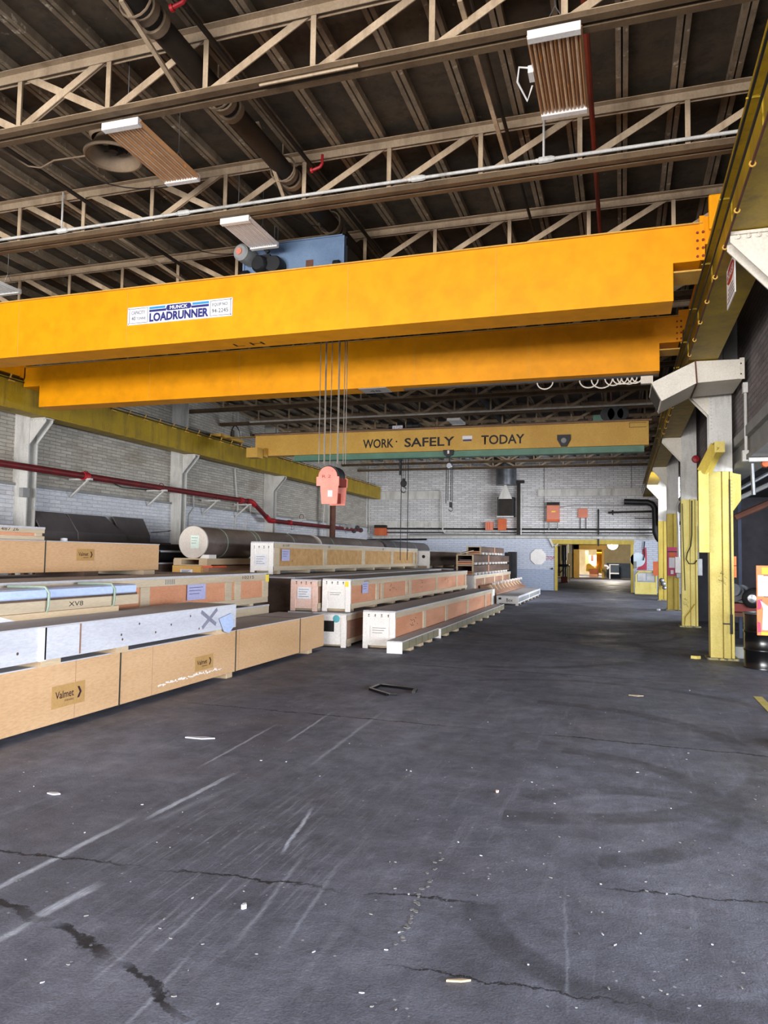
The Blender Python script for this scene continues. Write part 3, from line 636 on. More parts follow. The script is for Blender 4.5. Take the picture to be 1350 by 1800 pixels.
# ------------------------------------------------------------------ ventilation elbow under the runway
YD = 12.5; t = thing('air_duct', 'cream box-shaped air duct elbow slanting down from the right wall under the runway girder', 'duct', (1.2, 13.0, 4.3))
A = [at(*q, Y=YD) for q in ((1145,673), (1222,635), (1225,673), (1163,705))]; Bq = [at(*q, Y=YD) for q in ((1222,635), (1306,631), (1306,665), (1225,673))]
obj('slanting_section', MB().prism(A, (0, 1.1, 0)), CREAM, t); bq = obj('wall_section', MB().prism(Bq, (0, 1.1, 0)), CREAM, t)
d = (A[3]-A[0]); n_ = Vector((-d.z, 0, d.x)).normalized()*-.01
e0 = A[0]+d*.12; e1 = A[0]+d*.88
mouth = MB().add([e0+Vector((-.012,.08,0)), e1+Vector((-.012,.08,0)), e1+Vector((-.012,1.02,0)), e0+Vector((-.012,1.02,0)), e0+Vector((-.002,.08,0)), e1+Vector((-.002,.08,0)), e1+Vector((-.002,1.02,0)), e0+Vector((-.002,1.02,0))], [(0,1,2,3),(4,5,6,7),(0,1,5,4),(1,2,6,5),(2,3,7,6),(3,0,4,7)])
obj('outlet_grille', mouth, DARKM, t)
obj('joint_flange', MB().bar(A[1]+Vector((0,-.012,.01)), A[2]+Vector((0,-.012,-.02)), .02, .02, (0,1,0)).bar(A[2]+Vector((0,-.01,-.01)), A[2]+Vector((0,1.1,-.01)), .02, .02), RUST, t)
obj('end_flange', B(Bq[1].x-.05, Bq[1].x+.02, YD-.01, YD, Bq[2].z-.01, Bq[1].z+.02), CREAM, t)
obj('screw', MB().ball((Bq[1].x-.03, YD-.012, Bq[1].z-.07), .012, 5).ball((Bq[1].x-.03, YD-.012, Bq[2].z+.07), .012, 5), DARKM, t)
single('wall_flashing', B(Bq[1].x-.12, Bq[1].x+.12, 13.8, 13.85, Bq[1].z, 6.9), GREYP, 'tall pale steel strip rising from the cream air duct along the right wall', 'post')
# conduit drop on the right wall
t = thing('wall_conduit', 'pale vertical conduit with a junction box on the upper right wall', 'pipe', (1.86, 12.6, 3.4))
p = at(1310, 680, X=1.86); q = at(1309, 800, X=1.86); yv = p.y
obj('conduit', MB().tube([(1.86, yv, q.z), (1.86, yv, p.z)], .025, 10), WHITE, t); obj('head_box', B(1.82, 1.89, yv-.06, yv+.06, p.z-.1, p.z+.06), WHITE, t); obj('foot_box', B(1.8, 1.89, yv-.06, yv+.06, q.z-.12, q.z+.05), WHITE, t)
t = thing('gallery_pipe', 'pale pipe with a drop leg hanging at the mouth of the right gallery', 'pipe', (2.4, 12, 3.2))
a = at(1316, 808, Y=12.3); b = at(1350, 805, Y=12.3)
obj('pipe', MB().tube([a, (3.2, 12.3, a.z)], .035, 10), WHITE, t); p = at(1322, 815, Y=12.3); q = at(1325, 870, Y=12.3); obj('drop_leg', MB().tube([p, q], .03, 10), STEEL, t)
# ------------------------------------------------------------------ far crane
YC = 21.9; fz0 = 4.92; fz1 = at(800, 753, Y=YC).z
fc = thing('bridge_crane', 'older yellow bridge crane at the far end lettered WORK SAFELY TODAY', 'crane', (-6, 22.2, fz0))
gx0 = at(449, 780, Y=YC).x; g = obj('girder', B(gx0, .72, YC, YC+.35, fz0, fz1), YEL2, fc)
obj('top_flange', B(gx0, .8, YC-.06, YC+.42, fz1, fz1+.05), mk('faded_flange', (150,116,86), (120,92,70), .7), g)
gr = MB(); gr.box(at(515,800,Y=YC).x, .6, YC+.1, YC+.2, fz0-.16, fz0); gr.box(at(515,800,Y=YC).x, .6, YC, YC+.3, fz0-.19, fz0-.16)
obj('runner_beam', gr, GREENP, fc)
obj('end_truck', B(1.07, 1.33, YC-1.3, YC+1.8, 5.64, 5.9), YEL2, fc); obj('end_truck', B(-13.3, -12.9, YC, YC+1.6, 5.64, 5.74), YEL2, fc); obj('end_arm', B(-13.0, gx0, YC+.05, YC+.3, 5.6, fz1), YEL2, fc)
obj('end_box', B(at(433,795,Y=YC-.8).x, at(452,795,Y=YC-.8).x, YC-.8, YC-.4, at(440,804,Y=YC-.8).z, at(440,787,Y=YC-.8).z), YEL2, fc)
obj('end_panel', B(at(452,795,Y=YC-.3).x, at(464,795,Y=YC-.3).x, YC-.3, YC-.02, at(440,803,Y=YC-.3).z, at(440,788,Y=YC-.3).z), YEL2, fc)
for s, a, b in (('WORK', (638,787), (692,770)), ('SAFELY', (711,785), (799,768)), ('TODAY', (846,780), (922,763))):
    A_ = at(a[0], a[1], Y=YC); B_ = at(b[0], b[1], Y=YC); text('lettering', s, INK, g, (A_.x, YC-.002, 5.065), U, V, B_.x-A_.x, .285, .002, .02)
obj('lettering_dot', MB().ball((at(697,776,Y=YC).x, YC-.004, 5.25), .025, 5), INK, g)
a = at(813, 768, Y=YC); b = at(830, 777, Y=YC)
dz = obj('small_plate', B(a.x, b.x, YC-.01, YC-.001, 5.25, 5.35), PAPER, g); obj('dash', B(a.x+.02, b.x-.02, YC-.012, YC-.001, 5.19, 5.24), NAVY, g)
sh = MB(); c0 = at(991, 783, Y=YC-.1); sh.prism([(c0.x-.19, YC-.1, 5.27), (c0.x+.19, YC-.1, 5.27), (c0.x+.19, YC-.1, 5.13), (c0.x+.08, YC-.1, 4.93), (c0.x-.08, YC-.1, 4.93), (c0.x-.19, YC-.1, 5.13)], (0, .1, 0))
lamp = obj('flood_lamp', sh, DARKM, fc); obj('lamp_lens', MB().lathe((c0.x, YC-.11, 5.1), (0,-1,0), [(.0001,.012),(.07,.01),(.08,0)], 16), GREYP, lamp)
g_ = MB(); g_.box(.2, .66, YC-.012, YC, 5.42, 5.43); g_.box(.2, .66, YC-.012, YC, 5.55, 5.56); g_.box(.2, .21, YC-.012, YC, 5.42, 5.56); obj('hand_rail', g_, DARKM, fc)
# hoists of the far crane
def rope_hoist():
    t = thing('rope_hoist', 'small dark rope hoist with hook hanging below the letters SAFELY', 'hoist', (at(711,830,Y=YC+.5).x, YC+.5, 4.0))
    x = at(711, 830, Y=YC+.5).x; y = YC+.5
    m_ = MB()
    for dx, r in ((-.4,.09),(-.1,.13),(.2,.14),(.4,.1)): m_.lathe((x+dx-.1, y-.1, fz1+.2), (1,0,0), [(.0001,0),(r,0),(r,.2),(.0001,.2)], 16)
    m_.box(x-.6, x+.55, y-.25, y+.1, fz1+.05, fz1+.12)
    obj('winch', m_, DARKM, t)
    a = at(690, 755, Y=y-.25); b = at(708, 748, Y=y-.25); pl_ = obj('rating_plate', B(a.x, b.x, y-.27, y-.25, a.z, b.z), PAPER, t)
    text('rating', '10 TON', INK, pl_, (a.x+.02, y-.27, a.z+.02), U, V, b.x-a.x-.04, b.z-a.z-.04, .001)
    for dx in (-.05, .03): obj('wire_rope', MB().tube([(x+dx, y, at(711,846,Y=y).z), (x+dx, y, fz1+.1)], .009, 5), DARKM, t)
    z = at(711, 850, Y=y).z
    m_ = MB().lathe((x-.02, y-.04, z), (0,1,0), [(.0001,0),(.09,.0),(.11,.03),(.09,.07),(.0001,.07)], 18).box(x-.07, x+.03, y-.03, y+.03, z-.02, z+.16)
    obj('pulley_block', m_, DARKM, t)
    obj('hook', MB().tube([(x-.02+.085*math.cos(a_), y, z-.2+.085*math.sin(a_)) for a_ in [math.pi*.5-k*math.pi*1.6/12 for k in range(13)]]+[], .02, 8), STEEL, t)
    obj('pendant_cable', MB().tube([(x-.14, y, fz0), (x-.14, y, at(705,835,Y=y).z)], .04, 6), DARKM, t)
rope_hoist()
for px_, zz in ((706, 1000), (718, 1000)):
    y = YC+.15; a = at(px_, 805, Y=y)
    single('pendant_cable', MB().tube([(a.x, y, 4.735), (a.x, y, at(px_, 985, Y=y).z)], .012, 5), DARKM, 'thin dark pendant cable dropping from the far crane below SAFELY', 'cable', 'pendant cables of the far crane')
y = YC+.15; x = at(790, 830, Y=y).x
t = thing('chain_hoist', 'hand chain hoist with round wheel hanging below the letter Y of SAFELY', 'hoist', (x, y, 3.2))
zc = at(790, 819, Y=y).z
obj('trolley_plate', MB().prism([(x-.17,y-.17,fz0+.02),(x+.17,y-.17,fz0+.02),(x+.14,y-.17,fz0-.12),(x+.05,y-.17,fz0-.2),(x-.05,y-.17,fz0-.2),(x-.14,y-.17,fz0-.12)], (0,.03,0)), DARKM, t)
obj('label_plate', B(x-.03, x+.03, y-.18, y-.172, fz0-.1, fz0), PAPER, t)
obj('wheel_case', MB().lathe((x, y-.08, zc), (0,1,0), [(.0001,0),(.08,0),(.1,.03),(.1,.13),(.08,.16),(.0001,.16)], 20), STEEL, t)
obj('suspension_link', MB().tube([(x, y, zc+.08), (x, y, fz0-.12)], .02, 6), DARKM, t)
for dx, zz in ((-.1, 885), (-.04, 880), (.05, 880), (.1, 882)): obj('chain', MB().tube([(x+dx, y, at(790,zz,Y=y).z), (x+dx, y, zc)], .012, 5), DARKM, t)
zz = at(793, 893, Y=y).z; obj('load_block', B(x+.01, x+.1, y-.03, y+.03, zz+.02, zz+.18), DARKM, t)
obj('hook', MB().tube([(x+.055+.06*math.cos(a_), y, zz-.04+.06*math.sin(a_)) for a_ in [math.pi*.5-k*math.pi*1.6/12 for k in range(13)]], .015, 8), STEEL, t)
t = thing('hoist_trolley', 'dark green hoist trolley on top of the far crane, right of the lettering', 'hoist', (at(1060,735,Y=22.6).x, 22.6, fz1+.05))
a = at(1030, 742, Y=22.3); b = at(1110, 727, Y=22.3)
obj('frame', B(a.x+.2, b.x-.3, 22.3, 22.7, fz1+.06, fz1+.3), GREENP, t)
m_ = MB()
for px_, r in ((1068,.2), (1082,.22), (1095,.16)): m_.lathe((at(px_,730,Y=22.4).x, 22.2, fz1+.3), (0,1,0), [(.0001,0),(r,0),(r,.25),(.0001,.25)], 18)
obj('winch', m_, DARKM, t)
# ------------------------------------------------------------------ conduit and pipes in the roof
t = thing('electrical_conduit', 'pale conduit running along the bottom chord of the second roof truss', 'pipe', (-5, TY[1]-.12, ZB+.03))
obj('conduit', MB().tube([(XL+.2, TY[1]-.09, ZB+.03), (1.8, TY[1]-.09, ZB+.03)], .02, 8), WHITE, t)
for px_, py in ((958,284), (735,326), (115,410), (327,383)):
    x = at(px_, py, Y=TY[1]).x; obj('coupling', MB().tube([(x-.1, TY[1]-.09, ZB+.03), (x-.07, TY[1]-.09, ZB+.03), (x-.06, TY[1]-.09, ZB+.03), (x+.08, TY[1]-.09, ZB+.03), (x+.12, TY[1]-.09, ZB+.03)], .03, 8, rs=[.026,.026,.038,.038,.026]), WHITE, t)
for px_ in (957, 116): x = at(px_, 284 if px_ > 500 else 408, Y=TY[1]).x; obj('drop_pipe', MB().tube([(x, TY[1]-.09, ZB+.03), (x, TY[1]-.09, ZB+.62)], .014, 6), WHITE, t)
single('electrical_conduit', MB().tube([(at(450,140,Z=6.29).x, TY[0]-.08, ZB-.12), (at(645,140,Z=6.3).x, TY[0]-.08, ZB-.12)], .014, 6), TRUSSM, 'thin conduit slung under the nearest roof truss', 'pipe')
YCn = TY[7]
single('electrical_conduit', MB().tube([(-12.6, YCn-.12, ZB-.03), (1.6, YCn-.12, ZB-.03)], .035, 6), WHITE, 'pale conduit crossing the dark roof above the far crane', 'pipe')
t = thing('roof_pipe', 'big sooty pipe with ringed couplings running lengthwise under the roof', 'pipe', (-4.2, 9, 6.6))
obj('pipe', MB().tube([(-4.2, -3, 6.72), (-4.2, 38, 6.72)], .115, 18), SOOT, t)
for px_, py in ((268, 38), (400, 195), (512, 318), (592, 408)):
    y = at(px_, py, Z=6.66).y
    obj('coupling', MB().tube([(-4.2, y-.12, 6.72), (-4.2, y-.04, 6.72)], .14, 18).tube([(-4.2, y+.04, 6.72), (-4.2, y+.12, 6.72)], .145, 18), PIPEB, t)
    obj('pipe_hanger', MB().tube([(-4.2+.17*math.cos(a_), y-.22, 6.72+.17*math.sin(a_)) for a_ in [k*math.pi/8 for k in range(16)]], .012, 6, True).tube([(-4.2, y-.22, 6.89), (-4.2, y-.22, 7.1)], .012, 5), PIPEB, t)
def roofpipe(name, lab, pts, r, mat, cat='pipe'): return single(name, MB().tube(pts, r, 8), mat, lab, cat)
a, b = at(310, 0, Z=6.9), at(420, 160, Z=6.9)
roofpipe('sprinkler_pipe', 'thin dark pipe parallel to the big roof pipe, with a red fitting', [(at(345,35,Z=6.85).x, 1, 6.85), (at(345,35,Z=6.85).x, 30, 6.85)], .028, SOOT)
roofpipe('sprinkler_pipe', 'thin dark pipe passing behind the right-hand fluorescent fixture', [(at(1037,150,Z=6.8).x, 2, 6.8), (at(1037,150,Z=6.8).x, 33, 6.8)], .03, HOOKD)
roofpipe('sprinkler_pipe', 'thin dark pipe under the middle of the roof', [(at(880,190,Z=6.85).x, 2, 6.85), (at(880,190,Z=6.85).x, 33, 6.85)], .022, SOOT)
roofpipe('sprinkler_pipe', 'thin dark pipe under the left part of the roof', [(at(60,310,Z=6.5).x, 3, 6.62), (at(60,310,Z=6.5).x, 36, 6.62)], .028, SOOT)
def brace(lab, p, q, zp=6.42, zq=7.0): a, b = at(*p, Z=zp), at(*q, Z=zq); single('sway_brace', MB().bar(a, b, .045, .03), TRUSSM, lab, 'brace')
brace('slanting brace between the first two roof trusses above the fan heater', (318,165), (213,0), 6.42, 6.6)
brace('slanting brace crossing the roof right of centre', (893,290), (808,0), 6.45, 6.6)
brace('slanting brace behind the third roof truss on the left', (330,498), (110,352), 6.42, 6.9)
brace('slanting brace between trusses at mid-height left of the trolley', (500,350), (452,215), 6.45, 6.9)
for px_, py, lab in ((560, 294, 'small red valve on a stub pipe under the roof beside the big sooty pipe'), (318, 5, 'small red fitting under the roof at the top edge near the sooty pipe')):
    c0 = at(px_, py, Z=6.75); t = thing('red_valve', lab, 'valve', c0)
    obj('body', MB().tube([c0+Vector((-.1,0,-.03)), c0+Vector((.02,0,0)), c0+Vector((.05,0,.04)), c0+Vector((.05,0,.16))], .02, 8), REDV, t); obj('flange', MB().tube([c0+Vector((-.11,0,-.032)), c0+Vector((-.08,0,-.026))], .035, 10), REDV, t)
# ------------------------------------------------------------------ light fixtures
def fixture(c, rz, lab, housing, tubes, Lx=.43, Ly=1.18, group=None, pale=False):
    t = thing('fluorescent_fixture', lab, 'light fixture', c, group or 'fluorescent fixtures hung from the roof')
    x, y, z = c
    hb = MB(); hb.box(x-Lx/2, x+Lx/2, y-Ly/2, y+Ly/2, z+.05, z+.06); obj('reflector', hb, housing, t)
    for s in (-1, 1): obj('end_cap', MB().box(x-Lx/2-.01, x+Lx/2+.01, y+s*Ly/2-.035, y+s*Ly/2+.035, z-.01, z+.07), LAMPW, t)
    n = 6
    for k in range(n):
        xx = x-Lx/2+Lx*(k+.5)/n; obj('tube', MB().tube([(xx, y-Ly/2+.03, z+.018), (xx, y+Ly/2-.03, z+.018)], .013, 8), tubes, t)
    for k in range(n+1):
        xx = x-Lx/2+Lx*k/n; obj('reflector_fin', MB().prism([(xx-.022, y-Ly/2, z+.05), (xx, y-Ly/2, z+.0), (xx+.022, y-Ly/2, z+.05)], (0, Ly, 0)), housing, t)
    for s in (-1, 1):
        obj('hanging_chain', MB().tube([(x-.15, y+s*Ly*.42, z+.06), (x, y+s*Ly*.42, z+.34), (x, y+s*Ly*.42, 7.13)], .005, 5).tube([(x+.15, y+s*Ly*.42, z+.06), (x, y+s*Ly*.42, z+.34)], .005, 5), STEEL, t)
    if rz: t.rotation_euler = (0, 0, rz)
    return t
f1 = fixture((-.545, 6.86, 6.2), 0, 'six-tube fluorescent fixture with brownish reflector at the top right', AMBER, TUBE)
obj('wire_whip', MB().tube([(-.78, 6.75, 6.27), (-.9, 6.7, 6.27), (-.93, 6.8, 6.2), (-.86, 7.0, 6.12), (-.8, 6.9, 6.2)], .01, 6), LAMPW, f1); obj('sensor_box', B(-.82, -.77, 6.7, 6.85, 6.2, 6.27), LAMPW, f1)
f2 = dup(f1, (-5.07, 6.97, 6.2), 'six-tube fluorescent fixture with amber reflector beside the round fan heater', rz=.02)  # amber comes from the reflector material, the tubes emit nothing
for ch in list(f2.children):
    if ch.name.startswith(('wire_whip', 'sensor_box')): bpy.data.objects.remove(ch)
f3 = fixture((-5.03, 9.2, 6.22), 0, 'fluorescent fixture with pale ribbed wings hanging in front of the blue trolley', LAMPW, TUBEW, .42, .86)
f4 = dup(f3, (-10.3, 9.75, 6.22), 'fluorescent fixture with its end just showing at the left edge of the picture')
dup(f3, (-10.7, 25.9, 6.2), 'distant fluorescent fixture in the dark roof left of the wire ropes'); dup(f3, (-5.3, 24.2, 6.2), 'distant fluorescent fixture in the dark roof above the word TODAY')
# fan heater
c0 = Vector((-5.74, 7.11, 6.36)); ax = Vector((0, 0, -1))
t = thing('fan_heater', 'round fan heater with flared cowl hanging from the roof at top left', 'fan', c0)
obj('cowl', MB().lathe(c0, ax, [(.31,.0),(.33,.0),(.335,-.03),(.25,-.12),(.2,-.22),(.19,-.22),(.235,-.12),(.315,-.03),(.31,0)], 36), PIPEB, t)
mo = obj('motor', MB().lathe(c0, ax, [(.0001,-.08),(.05,-.08),(.06,-.12),(.06,-.24),(.0001,-.24)], 18), BRIGHTY if False else SOOT, t)
a1 = Vector((1,0,0)); b1 = ax.cross(a1)
for k in range(7):
    an = 2*math.pi*k/7; rd = a1*math.cos(an)+b1*math.sin(an); td = ax.cross(rd)
    p0 = c0-ax*.16; obj('blade', MB().prism([p0+rd*.05+td*.02, p0+rd*.17+td*.05, p0+rd*.17-td*.04+ax*.03, p0+rd*.05-td*.02+ax*.02], ax*.004), SOOT, t)
hb = MB().lathe(c0-ax*.22+Vector((-.06,-.02,0)), ax, [(.0001,-.2),(.15,-.2),(.2,-.14),(.22,-.04),(.19,0)], 28); obj('heater_body', hb, PIPEB, t)
obj('support_rod', MB().tube([c0-ax*.45+Vector((-.1,0,0)), (-5.9, 7.2, 7.05)], .01, 6).tube([c0-ax*.4+Vector((.1,0,0)), (-5.6, 7.2, 7.05)], .01, 6), TRUSSM, t)
roofpipe('cable', 'drooping cable from the fan heater towards the left under the roof', [at(150,274,Z=6.36), at(95,282,Z=6.36), at(72,295,Z=6.36), at(50,292,Z=6.4), at(0,262,Z=6.5)], .01, PIPEB, 'cable')
# ------------------------------------------------------------------ left wall services
rp = thing('fire_main_pipe', 'dark red pipe running the length of the left wall with a double bend', 'pipe', (-13.34, 20, 3.6))
z1, z2_ = 3.65, 3.02
obj('pipe', MB().tube([(-13.34, 4, z1), (-13.34, 24.9, z1), (-13.34, 25.2, z1-.05), (-13.34, 26.4, z2_+.06), (-13.34, 26.7, z2_), (-13.34, 37.3, z2_)], .085, 16), REDP, rp)
obj('elbow', MB().tube([(-13.34, 24.7, z1), (-13.34, 24.98, z1), (-13.34, 25.25, z1-.09)], .105, 14), REDV, rp); obj('elbow', MB().tube([(-13.34, 26.25, z2_+.14), (-13.34, 26.55, z2_), (-13.34, 26.9, z2_)], .105, 14), REDV, rp)
for y in (15.9, 24.2, 28.4): obj('coupling', MB().tube([(-13.34, y-.1, z1 if y < 26 else z2_), (-13.34, y+.1, z1 if y < 26 else z2_)], .11, 16), REDV, rp)
pb = None
blab = ['white bracket under the red pipe, left of the second white column', 'white bracket under the red pipe, right after the column beside the roll end', 'white bracket under the red pipe midway between two columns', 'white bracket under the red pipe just before its bend', 'white bracket on the left wall above the lowered red pipe']
for i, (px_, py) in enumerate(((150,841), (283,861), (377,879), (433,886), (530,912))):
    q = at(px_, py, X=-13.34)
    if i == 0:
        pb = thing('pipe_bracket', blab[0], 'bracket', (-13.34, q.y, q.z), 'pipe brackets on the left wall')
        obj('shelf', B(-13.82, -13.14, q.y-.05, q.y+.05, q.z-.05, q.z), WHITE, pb); obj('stay', MB().bar((-13.25, q.y, q.z-.05), (-13.78, q.y, q.z-.48), .06, .04), WHITE, pb)
        obj('clamp', MB().tube([(-13.34+.1*math.cos(a_), q.y, q.z+.09+.1*math.sin(a_)) for a_ in [k*math.pi/10 for k in range(20)]], .012, 6, True), REDP, pb)
    else: dup(pb, (-13.34, q.y, q.z), blab[i])
def cond(lab, pts, r=.025, mat=WHITE, name='wall_conduit'): return single(name, MB().tube(pts, r, 8), mat, lab, 'pipe')
def WL(x, y, X=-13.8): return at(x, y, X=X)
cond('pale conduit with an offset beside the second white column, above the dark sheets', [WL(50,930), WL(51,812), WL(56,795), WL(65,785), WL(66,768)], .03)
cond('thin conduit rising beside the white column near the dark sheets', [WL(45,925), WL(45,830)], .02)
cond('pale conduit right of the column beside the roll end, with an offset', [WL(331,925), WL(332,905), WL(340,893), WL(340,870)], .03)
cond('second pale conduit down the column beside the roll end', [WL(318,925), WL(320,846), WL(330,828), WL(331,800)], .025)
cond('tall pale conduit on the left wall before the red pipe bend, left of two', [WL(412,935), WL(414,910), WL(418,895), WL(418,882), WL(416,872), WL(413,824)], .025)
cond('tall pale conduit on the left wall before the red pipe bend, right of two', [WL(431,935), WL(433,915), WL(440,903), WL(440,890)], .025)
cond('hooked conduit at the far end of the left wall', [WL(568,921,-13.7), WL(570,886,-13.7), WL(573,877,-13.7), WL(586,877,-13.7), WL(590,888,-13.7)], .03)
cond('short vertical conduit at the far left wall under the lowered red pipe', [WL(551,945), WL(551,930)], .03)
cond('short thick pale conduit at the far left wall behind the brown downpipe', [WL(566,950), WL(566,930)], .04)
p = at(588, 886, X=-13.3)
cond('rusty brown downpipe on the left wall under the red hook block', [(-13.03, at(585,900,X=-13.03).y, 0), (-13.03, at(585,900,X=-13.03).y, 4.855)], .15, RUST, 'downpipe')
j = WL(42, 865, -13.45); single('junction_box', B(-13.5, -13.38, j.y-.1, j.y+.1, j.z-.12, j.z+.1), GREYP, 'small grey junction box on the second white column', 'box')
cond('slack dark cable drooping under the red pipe on the left wall', [WL(190,845), WL(215,857), WL(245,860), WL(280,862)], .012, DARKM, 'cable')
cond('slack dark cable from the dark sheets to the column at the roll end', [WL(266,936), WL(295,934), WL(312,930), WL(322,925)], .012, DARKM, 'cable')
t = thing('pendant_station', 'pale switch box with looped cable at the left end of the far crane', 'switch box', (-13.7, 24, 6))
a = WL(417, 765, -13.7); obj('box', B(-13.76, -13.6, a.y-.12, a.y+.12, a.z-.15, a.z+.15), WHITE, t); obj('cable_loop', MB().tube([a+Vector((.1, -.0+.35*math.cos(k*math.pi/8)-.3, .1+.5*math.sin(k*math.pi/8)-.3)) for k in range(17)], .02, 6), DARKM, t)
obj('conduit', MB().tube([a+Vector((0,0,-1.0)), a+Vector((0,0,.9))], .025, 6), WHITE, t)
# leaning dark sheets
def sheet(name, lab, y0, y1, zt, skew=0, bx=-13.3):
    zb = 1.98; prof = [(-13.6, zt), (bx, zb+.2), (bx+.02, zb)]
    mb = MB(); vs = []
    for yy, sk in ((y0, 0), (y1, skew)):
        for x, z in prof: vs.append((x, yy+sk*(z-zb), z))
    n = 3; fs = [(0,1,4,3), (1,2,5,4)]
    off = [Vector(v)+Vector((-.03,0,-.01)) for v in vs]
    allv = [Vector(v) for v in vs]+off; fs += [tuple(i+6 for i in f[::-1]) for f in fs]+[(0,3,9,6),(2,8,11,5),(0,6,7,1),(1,7,8,2),(3,4,10,9),(4,5,11,10)]
    mb.add(allv, fs); return single(name, mb, SHEET, lab, 'metal sheet', 'dark metal sheets leaning on the left wall', loc=(bx, (y0+y1)/2, zb))
sheet('metal_sheet', 'leftmost dark metal sheet leaning behind the stacked crates, cut by the left edge', 8.5, 13.3, 2.62, -.5)
sheet('metal_sheet', 'dark folded metal sheet leaning just right of the second white column', 14.4, 15.9, 2.66, -.6, -13.28)
sheet('metal_sheet', 'middle dark metal sheet with thin white scratches leaning on the left wall', 15.6, 17.6, 2.66, -.8, -13.23)
sheet('metal_sheet', 'rightmost dark metal sheet, nearly square, leaning on the left wall', 17.4, 18.7, 2.68, .1, -13.3)
rk = thing('timber_rack', 'low dark timber rack along the left wall carrying the metal sheets', 'rack', (-13.2, 14, 0))
obj('deck', B(-13.42, -12.9, 8, 19.2, 1.88, 1.975), DKPLY, rk)
for y in (8.3, 11, 13.6, 16.3, 19): obj('leg', B(-13.4, -13.3, y-.05, y+.05, 0, 1.88), DKPLY, rk); obj('leg', B(-13.05, -12.95, y-.05, y+.05, 0, 1.88), DKPLY, rk)
# ------------------------------------------------------------------ far wall services
def WF(x, y, d=.05): return at(x, y, Y=YF-d)
def wbox(x0, y0, x1, y1, d, d0=0): a = at(x0, y1, Y=YF-d); b = at(x1, y0, Y=YF-d); return B(a.x, b.x, YF-d, YF-d0, a.z, b.z)
def fcond(lab, pts, r, mat, d=.12, name='wall_pipe', cat='pipe'): return single(name, MB().tube([WF(x, y, d) for x, y in pts], r, 8), mat, lab, cat)
fcond('long white pipe across the far wall just above the doorway', [(655,945), (800,944), (960,944), (1150,946)], .075, WHITE, .15)
fcond('long dark pipe across the far wall, uppermost of the bundle', [(660,929), (900,930), (1150,931)], .045, SOOT, .12)
fcond('thin dark pipe across the far wall in the middle of the bundle', [(660,936), (900,936), (1150,937)], .03, DARKM, .12)
fcond('thin grey pipe across the far wall low in the bundle', [(720,939.5), (900,940), (1150,941)], .03, GREYP, .12)
fcond('dark cable tray shadowing the white pipe at the left of the far wall', [(640,949), (750,948)], .05, DARKM, .08)
fcond('pale pipe rising in a square bend on the far wall left of the duct', [(772,861), (777,863), (778,932), (782,937), (880,938)], .045, WHITE, .22)
fcond('pale corner pipe running up the left edge of the far wall', [(644,935), (645,815)], .05, WHITE, .1)
fcond('thin second corner pipe at the left edge of the far wall', [(649,935), (650,815)], .025, WHITE, .1)
fcond('thin vertical wire conduit on the far wall right of the orange boxes', [(1052,960), (1052,895)], .04, DARKM, .1)
fcond('thin vertical conduit on the upper far wall', [(957,940), (957,812)], .015, GREYP, .06)
fcond('thin conduit framing the right part of the upper far wall', [(1110,858), (1110,810)], .015, GREYP, .06)
fcond('thin horizontal conduit linking the orange boxes on the far wall', [(918,891), (985,892), (1010,888), (1130,889)], .018, GREYP, .06)
fcond('dark stub pipe with a flange on the right of the far wall', [(1069,901), (1100,900), (1148,899)], .05, SOOT, .2)
fcond('thin dark pipe cross on the right of the far wall', [(1116,911), (1150,911)], .02, SOOT, .2)
single('pipe_flange', MB().lathe(WF(1076,901,.2), (1,0,0), [(.0001,0),(.13,0),(.13,.06),(.0001,.06)], 12), SOOT, 'round dark flange at the end of the stub pipe on the far wall', 'valve')
el = MB().tube([WF(1097,882,.9), WF(1138,883,.9), WF(1146,886,.9), WF(1151,893,.9), WF(1152,920,.9), WF(1152,935,.9), WF(1156,945,.9), WF(1160,950,.9)], .15, 14)
el.bar(WF(1120,883,.9), WF(1120,883,.02), .06, .06)
single('duct_elbow', el, DARKM, 'shiny dark duct elbow at the right end of the far wall beside the columns', 'duct')
# duct with its hood
t = thing('exhaust_duct', 'dark round exhaust duct with pale hood coming down the far wall', 'duct', WF(891, 908, .6))
xc = WF(890, 900, .5).x; r_ = .6; z0, z1 = WF(890,853,.5).z, 7.0
obj('riser', MB().tube([(xc, YF-.58, z0), (xc, YF-.58, z1)], r_*.9, 28), mk('oxidised_duct', (120,124,130), (84,88,94), .35, metal=.6), t)
zb_ = WF(890,878,.5).z; za = WF(890,862,.5).z
obj('hood', MB().prism([(xc-.36, YF-.95, zb_), (xc+.36, YF-.95, zb_), (xc+.05, YF-.9, za+.25), (xc-.05, YF-.9, za+.25)], (0, .06, 0)), WHITE, t)
obj('casing', B(xc-.42, xc+.42, YF-.9, YF-.1, WF(890,908,.9).z, zb_+.1), DARKM, t); obj('mouth', B(xc-.3, xc+.36, YF-.93, YF-.9, WF(890,906,.9).z, zb_), SOOT, t); obj('sill', B(xc-.44, xc+.44, YF-.98, YF-.88, WF(890,909,.9).z, WF(890,907,.9).z), WHITE, t)
t = thing('steel_stanchion', 'dark upright steel channel beside the exhaust duct on the far wall', 'post', WF(912, 940, .3))
obj('channel', wbox(908, 845, 914, 940, .35, .15), SOOT, t); obj('cap', wbox(906, 844, 921, 849, .4, .15), SOOT, t); obj('white_strip', wbox(915, 858, 917, 940, .3, .2), WHITE, t)
